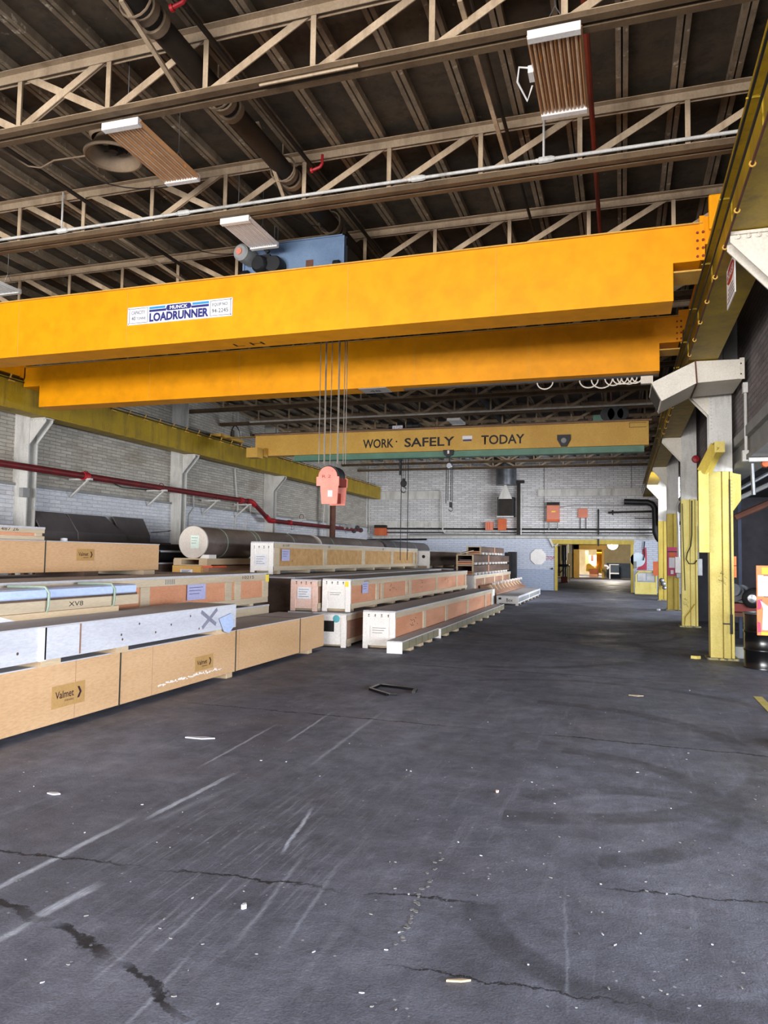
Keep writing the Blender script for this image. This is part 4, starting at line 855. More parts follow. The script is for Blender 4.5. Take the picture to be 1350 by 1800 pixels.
obs = [((658,928,678,941), ORANGE, 'dull orange box on the far wall near the left corner'), ((853,917,866,932), SALMON, 'small orange louvred box on the far wall left of the duct'), ((875,912,889,932), ORANGE, 'small bright orange box on the far wall right under the duct'),
       ((961,888,983,917), SALMON, 'largest salmon orange box with dark hood on the far wall'), ((1016,894,1033,910), SALMON, 'small square salmon panel on the far wall above the doorway')]
for i, (r4, m_, lab) in enumerate(obs):
    bx = wbox(*r4, .35 if i != 4 else .1); t = thing('wall_heater', lab, 'box', (sum(v.x for v in bx.v)/8, YF-.2, bx.v[0].z)); obj('case', bx, m_, t, .01)
    if i in (0, 3):
        x0, x1 = bx.v[0].x, bx.v[1].x; zt = max(v.z for v in bx.v); z_ = min(v.z for v in bx.v)
        obj('hood', B(x0, x1, YF-.4, YF-.05, zt, zt+.16), SOOT, t); 
        if i == 3:
            obj('base_band', B(x0-.01, x1+.01, YF-.37, YF-.1, z_, z_+.12), ORANGE, t); obj('caution_plate', B(x0+.25, x0+.45, YF-.355, YF-.35, z_+.5, z_+.56), BRIGHTY, t)
            for xx in (x0+.1, x1-.1): obj('leg_pipe', MB().tube([(xx, YF-.2, z_-.4), (xx, YF-.2, z_)], .03, 6), GREYP, t)
    if i == 4:
        for q in (1020, 1030): a = WF(q, 910, .06); obj('leg_pipe', MB().tube([a, (a.x, a.y, WF(q,930).z)], .02, 6), DARKM, t)
    if i == 1:
        x0, x1 = bx.v[0].x, bx.v[1].x; z_ = min(v.z for v in bx.v)
        obj('louvre', MB().box(x0+.1, x0+.13, YF-.36, YF-.35, z_+.05, z_+.4).box(x0+.22, x0+.25, YF-.36, YF-.35, z_+.05, z_+.4), ORANGE, t)
t = thing('wall_sign', 'blank white octagonal sign on the far wall left of the doorway', 'sign', WF(946, 990, .03))
c0 = WF(946, 979, .05); obj('sign_face', MB().prism([(c0.x+.43*math.cos(math.pi/8+k*math.pi/4), YF-.05, c0.z+.43*math.sin(math.pi/8+k*math.pi/4)) for k in range(8)], (0,.03,0)), WEND, t)
t = thing('wall_sign', 'round white and pale blue sign on the far wall right of the doorway', 'sign', WF(1122, 995, .03))
c0 = WF(1121, 984, .05); obj('sign_face', MB().lathe((c0.x, YF-.03, c0.z), (0,-1,0), [(.0001,.02),(.36,.02),(.36,0)], 26), mk('sign_blue_white', (226,236,244), (200,222,236)), t)
sw = single('switch_box', wbox(1114, 987, 1119, 999, .12), GREYP, 'small grey switch box right of the doorway on the far wall', 'box')
for s, x0, x1 in (('STOP', 958, 975), ('STOP', 1112, 1126)):
    a = WF(x0, 984, .001); b = WF(x1, 978, .001)
    tt_ = text('stencil', s, REDSTEN, None, (a.x, YF-.001, a.z), U, V, b.x-a.x, b.z-a.z, .003, .01); tt_['kind'] = 'structure'; tt_.name = 'trim_stencil'
# red painted marking right of the doorway
a = WF(1128, 1003); b = WF(1138, 965); g = MB(); 
tri = [WF(1119,1002,.004), WF(1137,1002,.004), WF(1137,975,.004), WF(1136,962,.004), WF(1129,966,.004), WF(1129,985,.004)]
o = obj('trim_6', MB().prism([(p_.x, YF-.004, p_.z) for p_ in tri], (0,.003,0)), REDSTEN); o['kind'] = 'structure'
single('hanging_cable', MB().tube([WF(1133,952,.1), WF(1132,965,.1), WF(1133,975,.1), WF(1131,985,.1)], .03, 6), DARKM, 'dark strap hanging over the red painted mark on the far wall', 'cable')
t = thing('guard_box', 'yellow steel guard with tube rail at the foot of the far wall', 'guard', WF(1135, 1045, .6))
a, b = at(1116,1044,Z=0), at(1156,1046,Z=0); yg = a.y
x0, x1 = a.x, b.x; obj('panel', B(x0, x1, yg, yg+.08, 0, at(1130,1023,Y=yg).z), LEMON, t)
zt = at(1130,1005,Y=yg).z; obj('rail', MB().tube([(x0+.05, yg+.04, .3), (x0+.05, yg+.04, zt-.15), (x0+.2, yg+.04, zt), (x1-.2, yg+.04, zt), (x1-.05, yg+.04, zt-.15), (x1-.05, yg+.04, .3)], .05, 8), LEMON, t)
a, b = at(1121,1021,Y=yg), at(1151,1008,Y=yg); obj('mesh_screen', MB().box(a.x, (a.x+b.x)/2-.02, yg+.05, yg+.07, a.z, b.z).box((a.x+b.x)/2+.02, b.x, yg+.05, yg+.07, a.z, b.z), STEEL, t)
p = WF(1157, 1000, .3); single('orange_sign', B(p.x-.28, p.x+.02, 38.4, 38.45, at(1157,1012,Y=38.4).z, at(1157,987,Y=38.4).z), ORANGE, 'narrow orange board beside the yellow guard at the far wall', 'sign')
single('short_post', B(at(1157,1050,Y=36).x, at(1163,1050,Y=36).x, 36, 36.12, 0, at(1160,1032,Y=36).z), RUST, 'short rusty brown post standing before the farthest yellow column', 'post')
bp_ = MB().bar(WF(966,947,.1), WF(974,963,.1), .1, .05, (0,1,0)).bar(WF(973,962,.1), WF(981,956,.1), .06, .05, (0,1,0)); single('track_arm', bp_, WHITE, 'white slanted arm at the upper left corner of the doorway', 'bracket')
single('lamp_box', wbox(969, 998, 972, 1001, .1), DARKM, 'tiny dark button box left of the doorway', 'box')
for i, (x0, x1) in enumerate(((891, 897), (897, 907))):
    y = 35.6+.5*i; single('control_cabinet', B(at(x0-4,980,Y=y).x, at(x1,980,Y=y).x, y, y+.4, 0, at(x0, 971 if i == 0 else 970, Y=y).z), DARKM, ('dark tall cabinet behind the far crate stack', 'darker tall cabinet nearest the far wall behind the crate stack')[i], 'cabinet')

t = rp
for k, (px_, py) in enumerate(((604,926), (612,926), (620,925), (628,928), (634,932), (622,933))): q = at(px_, py, X=-13.3); obj('hand_wheel', MB().lathe(q, (.6,-1,0), [(.0001,0),(.13,0),(.13,.05),(.0001,.05)], 14), (GREYP if k < 3 else DARKM), t)

def droop(lab, a, b, sag, r_=.008):
    pts = [a.lerp(b, k/12)+Vector((0,0,-sag*4*(k/12)*(1-k/12))) for k in range(13)]; single('cable', MB().tube(pts, r_, 5), DARKM, lab, 'cable')
droop('black cable sagging beneath the third truss left of the trolley', at(300,418,Z=7.0), at(480,425,Z=7.0), .25)
droop('black cable sagging under the roof beside the round fan heater', at(110,290,Z=7.0), at(330,320,Z=7.0), .2)
droop('black cable sagging between trusses near the blue trolley', at(500,372,Z=7.04), at(600,395,Z=7.04), .12)
t = thing('hanging_chain', 'pair of thin chains hanging down to the blue trolley fixture', 'chain', (-4.9, 9.6, 6.3))
for px_ in (483, 489): c0 = at(px_, 400, Z=7.0); obj('chain', MB().tube([(c0.x, c0.y, 7.03), (c0.x, c0.y, 6.55)], .008, 5), STEEL, t)
single('orange_lamp', MB().lathe(at(1345,815,Y=12.5), (0,-1,0), [(.0001,.06),(.05,.05),(.06,0),(.0001,0)], 14), ORANGE, 'small orange lamp at the mouth of the right gallery by the edge', 'lamp')
# ------------------------------------------------------------------ things beyond the doorway
t = thing('globe_lamp', 'round glowing white lamp hanging in the room beyond the doorway', 'lamp', at(1077,955,Y=yb-6))
c0 = at(1077, 957, Y=yb-6); obj('globe', MB().ball(c0, .42, 12), GLOW, t); obj('stem', MB().tube([c0+Vector((0,0,.4)), (c0.x, c0.y, 3.9)], .03, 6), DARKM, t)
def fb(x0, y0, x1, y1, Y, dpt): a = at(x0, y1, Y=Y); b = at(x1, y0, Y=Y); return B(a.x, b.x, Y, Y+dpt, max(a.z, 0), b.z)
yy1 = at(990, 1024, Z=0).y
t = thing('drill_press', 'tall grey column machine just inside the doorway on the left', 'machine', at(992,1024,Z=0))
x = at(992,1024,Y=yy1).x; obj('column', MB().tube([(x, yy1, 0), (x, yy1, at(990,962,Y=yy1).z)], .14, 12), STEEL, t); obj('head', fb(987,958,996,985,yy1-.1,.5), GREYP, t)
obj('base', fb(986,1014,998,1024,yy1-.3,.7), HOOKD, t); obj('work_table', fb(976,992,1000,996,yy1-.3,.8), DARKM, t); obj('arm', MB().bar(at(981,1010,Y=yy1), at(992,998,Y=yy1), .07,.07), GREYP, t)
t = thing('safety_rail', 'short yellow rail standing by the tall machine inside the doorway', 'guard', at(1000,1022,Z=0))
obj('post', fb(997,995,998.5,1022,yy1-.6,.08), LEMON, t); obj('post', fb(1000.5,994,1002,1020,yy1-.2,.08), LEMON, t); obj('rail', fb(997,994,1002,996,yy1-.6,.1), LEMON, t)
single('equipment_rack', fb(960,960,984,1012,yb-5,.6), DARKM, 'dark tall rack in the shade at the left of the far room', 'rack')
single('downpipe', fb(998,955,1000,972,yb-4,.15), WHITE, 'pale vertical pipe high up in the far room, left one', 'pipe'); single('downpipe', fb(1003,955,1005,972,yb-4,.15), STEEL, 'grey vertical pipe high up in the far room, right one', 'pipe')
t = thing('whiteboard', 'white framed cage box standing at the right of the far room', 'box', at(1080,1008,Y=yb-2))
a = at(1072,1009,Y=yb-2); b = at(1088,992,Y=yb-2); obj('panel', B(a.x, b.x, yb-2, yb-1.6, max(a.z,.02), b.z), SLATE, t)
g = MB(); g.box(a.x-.05, a.x+.05, yb-2.05, yb-1.95, 0, b.z); g.box(a.x, b.x, yb-2.06, yb-1.96, max(a.z,.02), max(a.z,.02)+.12); g.box(a.x, b.x, yb-2.04, yb-2, b.z-.06, b.z); obj('frame', g, PAPER, t)
t = thing('white_pipe_bend', 'curved white piece beside the framed box in the far room', 'pipe', at(1068,998,Y=yb-2.5))
obj('bend', MB().tube([at(1062,994,Y=yb-2.5), at(1067,995,Y=yb-2.5), at(1070,998,Y=yb-2.5), at(1067,1000,Y=yb-2.5)], .1, 10), PAPER, t)
yo = yb+3
t = thing('yellow_machine', 'bright yellow machine glowing in the sunlit room at the very back', 'machine', at(1040,1012,Y=yo))
obj('hopper', MB().prism([at(1030,1004,Y=yo), at(1058,1008,Y=yo), at(1054,992,Y=yo), at(1046,998,Y=yo), at(1036,990,Y=yo), at(1031,992,Y=yo)], (0,.8,0)), BRIGHTY, t); obj('cabinet', fb(1049,966,1059,1004,yo+.4,.8), YEL, t); obj('body', fb(1036,1000,1052,1013,yo-.6,.6), ORANGEP, t)
single('window_panel', fb(1035,976,1048,994,yo+4,.1), PAPER, 'bright white window panel in the sunlit back room', 'window'); single('back_door', fb(1039,976,1043,986,yo+3.8,.1), RUST, 'small dark brown door in the sunlit back room', 'door')
single('rust_cabinet', fb(1029,968,1034,998,yo+1.7,.5), ORPLY, 'brown cabinet at the left of the sunlit back room', 'cabinet')
single('crate', fb(1036,1009,1051,1014,yb-1.6,.7), ORPLY, 'small orange box on the floor in the far opening', 'box')
# ------------------------------------------------------------------ crates
WZ = [0]
def framed(lab, X0, X1, Y0, Y1, z0, z1, panel, frame, end, battens, skids, top=PLYTOP, group=None, rail=.12, bw=.12, sk=.05, bottom_rail=True, cat='crate', extra=None, dark_end=False):
    """long crate: plywood body, timber rails and battens on the long side and the near end, lid and skids"""
    t = thing('wooden_crate', lab, cat, ((X0+X1)/2, (Y0+Y1)/2, z0), group); zb = z0+sk; th = .022
    obj('body', B(X0+th, X1-th, Y0+th, Y1-th, zb, z1-.03), panel, t)
    obj('lid', B(X0, X1+.006, Y0, Y1, z1-.03, z1), top, t)
    rl = min(rail, (z1-zb)*.3)
    obj('top_rail', B(X1-th, X1, Y0, Y1, z1-.03-rl, z1-.03), frame, t, .004)
    if bottom_rail: obj('bottom_rail', B(X1-th, X1, Y0, Y1, zb, zb+rl), frame, t, .004)
    for y in battens: obj('batten', B(X1-th, X1+.004, y, y+bw, zb+rl, z1-.03-rl), frame, t, .004)
    obj('end_panel', B(X0, X1, Y0, Y0+th, zb, z1-.03), end, t)
    for x in (X0, X1-.1): obj('end_cleat', B(x, x+.1, Y0-.012, Y0, z0, z1-.03), end, t)
    for y in skids: obj('skid', B(X0+.02, X1-.02, y, y+.14, z0, zb), WOOD if frame is not WOODG else WOODG, t)
    return t
def sticker(t, X, y0, y1, z0, z1, mat=PAPER, lines=4, name='shipping_label'):
    s = obj(name, B(X, X+.003, y0, y1, z0, z1), mat, t); g = MB(); h = z1-z0
    for k in range(lines): g.box(X+.003, X+.0035, y0+.1*(y1-y0), y1-(.15+.1*(k%3))*(y1-y0), z1-h*(.2+.2*k)-.004, z1-h*(.2+.2*k)+.003)
    obj('print_line', g, INK, s); return s
def esticker(t, Y, x0, x1, z0, z1, mat=PAPER, lines=4, name='shipping_label'):
    s = obj(name, B(x0, x1, Y-.003, Y, z0, z1), mat, t); g = MB(); h = z1-z0
    for k in range(lines): g.box(x0+.1*(x1-x0), x1-(.15+.1*(k%3))*(x1-x0), Y-.0035, Y-.003, z1-h*(.2+.2*k)-.004, z1-h*(.2+.2*k)+.003)
    obj('print_line', g, INK, s); return s
def handling(t, Y, x0, x1, z, big=True):
    """row of small stencilled handling marks on a crate end"""
    g = MB(); r = random.Random(int(x0*100)); n = 4; w = (x1-x0)/n; s = .024
    for k in range(n):
        cx = x0+w*(k+.5)
        if k % 2: g.box(cx-s*.2, cx+s*.2, Y-.003, Y-.001, z-s, z+s*.3); g.prism([(cx-s*.7, Y-.003, z+s*.3), (cx+s*.7, Y-.003, z+s*.3), (cx, Y-.003, z+s)], (0,.002,0))
        else: g.box(cx-s*.7, cx+s*.7, Y-.003, Y-.001, z-s, z-s*.7); g.box(cx-s*.1, cx+s*.1, Y-.003, Y-.001, z-s*.7, z); g.prism([(cx-s*.6, Y-.003, z+s), (cx+s*.6, Y-.003, z+s), (cx, Y-.003, z-.1*s)], (0,.002,0))
    obj('handling_mark', g, INK, t)
def brandlabel(t, X, y0, y1, z0, z1, board=True):
    H_ = z1-z0; W_ = y1-y0
    s = obj('brand_label', B(X, X+.003, y0, y1, z0, z1), KRAFT, t) if board else t
    text('brand_name', 'Valmet', MAROON, s, (X+.003, y0+.1*W_, z0+.4*H_), (0,1,0), (0,0,1), W_*.55, H_*.33, .001, .012)
    cx = y0+W_*.82; h = H_*.26; zc = z0+H_*.52; g = MB()
    g.prism([(X+.003, cx-h*.5, zc+h), (X+.003, cx, zc+h), (X+.003, cx+h*.6, zc), (X+.003, cx, zc-h), (X+.003, cx-h*.5, zc-h), (X+.003, cx+h*.1, zc)], (.002,0,0)); obj('arrow_mark', g, MAROON, s)
    text('brand_line', 'FORWARD', MAROON, s, (X+.003, y0+.38*W_, z0+.22*H_), (0,1,0), (0,0,1), W_*.28, H_*.09, .001)
def plybox(lab, X0, X1, Y0, Y1, z0, z1, seams, straps, skids, sk=.06, name='wooden_crate'):
    t = thing(name, lab, 'crate', ((X0+X1)/2, (Y0+Y1)/2, z0))
    obj('body', B(X0, X1, Y0, Y1, z0+sk, z1-.012), PLY, t, .006); obj('lid', B(X0-.006, X1+.006, Y0-.006, Y1+.006, z1-.012, z1), PLYTOP, t)
    g = MB()
    for y in seams: g.box(X1, X1+.0015, y, y+.004, z0+sk, z1-.012)
    if seams: obj('panel_seam', g, BRPLY, t)
    for y in straps: obj('steel_strap', B(X0-.008, X1+.008, y, y+.016, z0+sk-.004, z1+.003), STRAPD, t)
    for y in skids: obj('skid', B(X0+.03, X1-.01, y, y+.16, z0, z0+sk), WOOD, t, .01)
    return t
A = plybox('big light plywood crate lying nearest the camera on the floor at the lower left', -6.0, -5.1, 3.2, 12.4, 0, .64, (6.05, 7.3, 9.3), (6.72, 9.2, 11.35), (3.4, 9.0, 11.75), .07)
brandlabel(A, -5.1, 5.74, 6.19, .21, .42); brandlabel(A, -5.1, 8.19, 8.62, .21, .39)
g = MB(); r = random.Random(3)
for k in range(46): y = 7.42+k*.031; z = .155+.0*k+r.uniform(-.012,.012); g.box(-5.1, -5.0985, y, y+.026, z, z+r.uniform(.008,.03))
obj('chalk_scrawl', g, WEND, A)
for y0, y1 in ((3.3,3.5), (5.5,5.75), (6.55,6.75), (8.55,8.85)): single('timber_block', B(-5.95, -5.02, y0, y1, .64, .70), WOOD, ('pale timber block at the left end under the whitewashed crate', 'pale timber block under the whitewashed crate, second from the left', 'pale timber block poking out under the middle of the whitewashed crate', 'pale timber block under the right end of the whitewashed crate')[[3.3,5.5,6.55,8.55].index(y0)], 'timber')
t = thing('wooden_crate', 'long whitewashed timber crate with a smudged X, on top of the nearest plywood crate', 'crate', (-5.4, 6.5, .70))
obj('side_board', B(-5.05, -5.0, 3.6, 9.02, .70, 1.005), WWOOD, t, .004); obj('body', B(-5.74, -5.05, 3.62, 9.0, .71, .99), WWOOD, t); obj('lid', B(-5.74, -5.0, 3.6, 9.02, 1.005, 1.012), PLYTOP, t)
obj('batten', B(-5.0, -4.985, 5.44, 5.52, .70, 1.0), WEND, t); obj('batten', B(-5.0, -4.985, 5.5, 5.95, .71, 1.0), WWOOD, t); obj('gap', B(-5.0, -4.998, 5.955, 5.99, .71, 1.0), BRPLY, t)
g = MB(); g.bar((-4.999, 8.18, .98), (-4.999, 8.55, .76), .004, .05, (1,0,0)); g.bar((-4.999, 8.52, .98), (-4.999, 8.2, .76), .004, .05, (1,0,0))
obj('paint_cross', MB().bar((-4.9995, 8.14, .965), (-4.9995, 8.5, .78), .05, .001, (1,0,0)).bar((-4.9993, 8.52, .975), (-4.9993, 8.17, .76), .05, .001, (1,0,0)), mk('smudge_paint', (120,120,138), (150,150,164)), t)
g = MB()
for y, z in ((6.6,.83),(6.62,.78),(7.5,.86),(7.2,.8),(8.1,.76),(5.2,.8),(4.9,.78),(7.9,.93),(6.9,.92)): g.lathe((-5.0, y, z), (1,0,0), [(.014,0),(.012,.001),(.0001,.0012)], 8)
obj('knot', g, DKPLY, t)
obj('torn_wrapping', MB().prism([(-4.985,8.55,.85),(-4.985,8.85,.9),(-4.985,8.92,.72),(-4.985,8.8,.64),(-4.985,8.68,.67),(-4.985,8.6,.78)], (.012,0,0)), FOIL, t)
# strapped bundle
t = thing('strapped_bundle', 'strapped bundle of pale blue wrapped sheet on rough timber, on the whitewashed crate', 'bundle', (-5.8, 6.2, 1.06))
obj('timber_base', B(-6.0, -5.6, 3.8, 7.7, 1.075, 1.19), WOODG, t, .008); obj('wrapped_sheet', MB().prism([(-5.97,3.8,1.215),(-5.6,3.8,1.21),(-5.585,3.8,1.225),(-5.585,3.8,1.30),(-5.62,3.8,1.315),(-5.97,3.8,1.315)], (0, 3.82, 0)), FOIL, t)
obj('splintered_edge', MB().box(-5.98, -5.59, 3.8, 7.65, 1.19, 1.212), DKPLY, t)
for y in (6.15, 7.18): obj('strap', MB().tube([(-5.99,y,1.07),(-5.585,y+.02,1.07),(-5.568,y+.02,1.14),(-5.566,y+.02,1.27),(-5.6,y,1.325),(-5.75,y-.03,1.328),(-5.98,y-.1,1.326)], .014, 6), STRAPG, t)
obj('timber_bearer', B(-6.0, -5.58, 4.2, 7.3, 1.013, 1.074), WOOD, t)
obj('paper_scrap', MB().prism([(-5.575,5.4,1.015),(-5.575,5.75,1.015),(-5.575,5.55,1.07)], (.004,0,0)), PAPER, t)
g = text('timber_mark', 'XV8', INK, t, (-5.6, 6.5, 1.11), (0,1,0), V, .22, .05, .001)
# row behind
Dc = framed('grey framed crate with orange plywood panels behind the whitewashed crate, end near the yellow tag', -6.85, -6.05, 3.0, 12.05, .80, 1.36, ORPLY, WOODG, WOODG, (3.6, 6.6, 8.35, 10.55, 10.85, 11.85), (4, 6.4, 8.9, 11.4), rail=.1, bw=.2, sk=.04)
sticker(Dc, -6.05, 9.45, 9.95, 1.0, 1.23, PAPERB, 3); obj('yellow_tag', B(-6.052, -6.044, 11.95, 12.06, 1.2, 1.34), BRIGHTY, Dc)
text('crate_number', '10215', INK, Dc, (-6.05, 11.1, 1.27), (0,1,0), V, .4, .05, .001); g = MB()
for k in range(5): g.box(-6.05, -6.0485, 8.9+.05*k, 8.925+.05*k, 1.25, 1.32)
obj('stencil_block', g, GREYP, Dc)
framed('low greyish timber crate under the orange-panelled crate, mostly hidden', -6.95, -6.1, 3.0, 12.2, 0, .79, BRPLY, WOODG, WOODG, (5, 8, 11), (4, 8, 11.8), rail=.14)
framed('wide dusty-topped crate under the upper branded plywood crate', -8.6, -6.98, 3.0, 12.1, 0, 1.33, BRPLY, WOODG, WOODG, (), (4, 8, 11), rail=.12)
for i, y in enumerate((3.6, 6.6, 8.9, 10.3)): single('timber_block', B(-8.3, -7.42, y, y+.3, 1.33, 1.40), (DKPLY, BRPLY, DKPLY, WOODG)[i], ('dark timber block under the upper branded crate, out at the left', 'brown timber block under the upper branded crate, middle', 'dark timber block under the upper branded crate, right of the middle', 'greyish timber block under the right end of the upper branded crate')[i], 'timber')
F_ = plybox('light plywood crate with small printed arrow mark, high in the left stack', -8.3, -7.5, 3.2, 10.82, 1.40, 1.835, (), (8.2,), (), .0)
brandlabel(F_, -7.5, 8.82, 9.2, 1.56, 1.73); brandlabel(F_, -7.5, 6.95, 7.33, 1.56, 1.73)
Gc = framed('low crate with orange side panel on top of the stack at the left edge', -8.25, -7.62, 3.6, 8.32, 1.84, 2.02, ORPLY, WOODG, WEND, (8.15,), (), rail=.055, sk=.0)
text('crate_number', '61487 26', INK, Gc, (-7.62, 7.45, 1.955), (0,1,0), V, .4, .04, .001)
single('paper_cup', MB().lathe((-7.8, 8.9, 1.84), (0,0,1), [(.0001,.0),(.05,0),(.05,.03),(.045,.045),(.0001,.045)], 14), PAPER, 'small round white lid lying on the upper branded crate', 'lid')
# dark cylinder and wrapped rolls
t = thing('steel_cylinder', 'dark cylinder with white bands lying left of the big wrapped roll', 'cylinder', (-10.1, 14.6, 1.5))
obj('shell', MB().lathe((-10.05, 13.6, 1.68), (0,1,0), [(.0001,0),(.2,0),(.21,.02),(.21,3.0),(.0001,3.0)], 28), DARKM, t)
for z in (1.72,): obj('white_band', B(-9.848, -9.842, 13.7, 16.5, z-.02, z+.02), PAPER, t)
for y in (14.2, 15.6): obj('ring', MB().lathe((-10.05, y, 1.68), (0,1,0), [(.213,0),(.216,.01),(.216,.04),(.213,.05)], 28), BLACKM, t)
framed('dark crate under the banded cylinder, seen in the gap between stacks', -10.6, -9.6, 12.8, 17.5, 0, 1.47, DKPLY, DKPLY, DKPLY, (), (13.2, 16), rail=.1)
RX, RZ, RR = -8.86, 1.925, .345
def roll(lab, y0, y1, mat, capmat, r, strap_ys, z=RZ, labelled=False):
    t = thing('wrapped_roll', lab, 'roll', (RX, (y0+y1)/2, z-r))
    obj('wrapping', MB().lathe((RX, y0, z), (0,1,0), [(r*.9,.02),(r,.03),(r*1.0,.1),(r*.985,(y1-y0)*.3),(r,(y1-y0)*.6),(r*.99,y1-y0-.05),(.001,y1-y0)], 40), mat, t)
    obj('end_disc', MB().lathe((RX, y0, z), (0,1,0), [(.0001,0),(r*1.0,0),(r*1.03,.01),(r*1.03,.05),(r,.06)], 40), capmat, t)
    for y in strap_ys: obj('strap', MB().lathe((RX, y, z), (0,1,0), [(r*1.0,0),(r*1.015,.003),(r*1.015,.03),(r*1.0,.033)], 40), STRAPG, t)
    return t
R1 = roll('big brown-wrapped roll with round pale end disc, lying on a pallet', 14.0, 20.2, WRAP, ROLLEND, RR, (14.9, 15.0+1.3, 16.5, 18.5))
esticker(R1, 13.995, RX-.05, RX+.16, RZ-.13, RZ+.15, mk('pale_green_paper', (226,240,228), (214,230,216)), 3, 'paper_tag')
roll('second wrapped roll lying end to end behind the big brown one', 20.4, 26.6, WRAP, ROLLEND, .345, (21.4, 24))
roll('grey-wrapped roll farthest back in the line of rolls near the far corner', 26.8, 33.4, WRAPD, WRAPD, .36, (28, 31), z=RZ+.015)
t = thing('pallet', 'pale timber cradle pallet under the front end of the big roll', 'pallet', (-8.86, 15, 1.42))
obj('deck', B(-9.25, -8.42, 13.9, 20.3, 1.55, 1.58), WOOD, t)
for x in (-9.25, -8.62): obj('runner', B(x, x+.2, 13.88, 20.3, 1.445, 1.55), WOOD, t)
obj('bottom_board', B(-9.25, -8.42, 13.88, 14.05, 1.425, 1.445), WOOD, t)
for y in (14.0, 16.2, 18.8): obj('chock', MB().prism([(-8.68,y,1.58),(-8.45,y,1.58),(-8.45,y,1.66),(-8.6,y,1.66)], (0,.3,0)), WEND, t)
t = thing('wooden_crate', 'small amber-coloured box with white label under the roll pallet', 'crate', (-8.9, 15, 1.27))
obj('body', B(-9.25, -8.55, 13.85, 20.3, 1.26, 1.42), mk('amber_ply', (224,178,104), (206,160,88)), t); esticker(t, 13.85, -9.05, -8.75, 1.27, 1.34)
obj('side_rail', B(-8.55, -8.42, 13.95, 20.3, 1.3, 1.42), BRPLY, t); obj('orange_cloth', B(-8.56, -8.3, 13.9, 14.5, 1.385, 1.425), mk('orange_cloth', (236,110,70), (216,90,56)), t)
framed('plain brown crate carrying the amber box and roll pallet', -9.4, -8.3, 13.7, 33.6, 0, 1.26, BRPLY, WOODG, WOODG, (), (14, 20, 26, 32), rail=.12)
framed('plain crate bearing the second and third wrapped rolls', -9.2, -8.5, 20.45, 33.5, 1.26, 1.56, WOODG, WOODG, WOODG, (), (), rail=.08, sk=.0)
single('wrapping_scrap', MB().bar((-8.8, 18.6, 2.26), (-8.6, 18.5, 2.33), .06, .01), PAPER, 'small white scrap on top of the brown-wrapped roll', 'scrap')
# long pale crate and the dark one under it
Ic = framed('long pale crate with OSB panels and white end, upper tier in the middle', -7.53, -7.0, 14.15, 25.7, 1.27, 1.955, mk('osb_panel', (206,164,108), (180,136,84), .8, sc=6, spots=(120,84,50), spot_amt=.66), WOODG, WEND, (14.2, 16.9, 19.75, 22.5, 25.1, 25.5), (14.4, 16, 17.6, 19.2, 20.8, 22.4, 24, 25.4), rail=.1, bw=.24, sk=.07)
esticker(Ic, 14.14, -7.42, -7.15, 1.45, 1.68); handling(Ic, 14.14, -7.5, -7.05, 1.84); sticker(Ic, -7.0, 14.55, 14.95, 1.55, 1.8, PAPERB, 3)
text('crate_number', '61147', INK, Ic, (-7.0, 14.6, 1.86), (0,1,0), V, .35, .05, .001)
for y in (17.2, 21.6, 24.4): obj('stencil_block', B(-7.0, -6.9985, y, y+.13, 1.86, 1.92), GREYP, Ic)
framed('dark brown crate in the shade between the orange-panelled crate and the pink-ended one', -7.7, -6.12, 13.35, 25.7, 0, 1.25, DKPLY, BRPLY, DKPLY, (), (13.6, 18, 22, 25), rail=.1)
J2 = framed('crate with pinkish end and white paper, left of the white-ended crate, second tier', -6.02, -5.47, 12.95, 24.0, .63, 1.225, BRPLY, WOODG, PINKEND, (), (13.1, 18, 23), rail=.1)
esticker(J2, 12.938, -5.88, -5.6, .86, 1.08); handling(J2, 12.938, -5.95, -5.55, 1.16)
ys_ = [13.15+k*0 for k in range(0)]
J = framed('white-ended crate with warm plywood side panels, second tier over the blue-marked one', -5.43, -4.86, 13.1, 24.1, .63, 1.245, ORPLY, WOODG, WEND, (14.62, 14.95, 16.85, 17.15, 19.8, 22.4, 23.7), (13.2, 14.6, 15.9, 17.1, 18.3, 19.5, 20.7, 21.9, 23.1, 23.9), rail=.1, bw=.17, sk=.055)
handling(J, 13.088, -5.4, -4.95, 1.17); obj('yellow_tag', B(-4.97, -4.9, 13.085, 13.088, 1.1, 1.2), BRIGHTY, J); esticker(J, 13.088, -5.3, -5.0, .84, 1.02, WEND, 2); sticker(J, -4.86, 13.75, 14.1, .95, 1.17, PAPERB, 3)
text('crate_number', '61011', INK, J, (-4.86, 13.85, 1.16), (0,1,0), V, .3, .04, .001)
g = MB(); rr_ = random.Random(8)
for y0 in (15.6, 18.2, 20.9): 
    for k in range(9): y = y0+rr_.uniform(0,.5); z = .98+rr_.uniform(-.09,.09); g.box(-4.8815, -4.8795, y, y+.04, z, z+.015)
obj('stencil_mark', g, INK, J)
K = framed('white-ended crate with black patch and blue dot, standing on the floor', -5.5, -4.83, 12.82, 24.2, 0, .62, BRPLY, WOODG, WEND, (14.4, 17, 20, 23), (13, 16, 19, 22, 24), rail=.1)
obj('black_patch', B(-5.4, -5.07, 12.815, 12.82, .28, .48), INK, K); obj('blue_dot', MB().lathe((-5.03, 12.82, .52), (0,-1,0), [(.07,0),(.06,.002),(.0001,.003)], 18), mk('teal_dot', (96,180,190)), K)
obj('blue_dot', MB().lathe((-4.83, 14.35, .4), (1,0,0), [(.1,0),(.09,.008),(.0001,.01)], 18), mk('blue_spot', (50,96,160)), K)
framed('hidden crate behind the blue-marked one, under the pink-ended crate', -6.05, -5.52, 12.9, 24.0, 0, .62, BRPLY, WOODG, WOODG, (), (13, 18, 23), rail=.1)
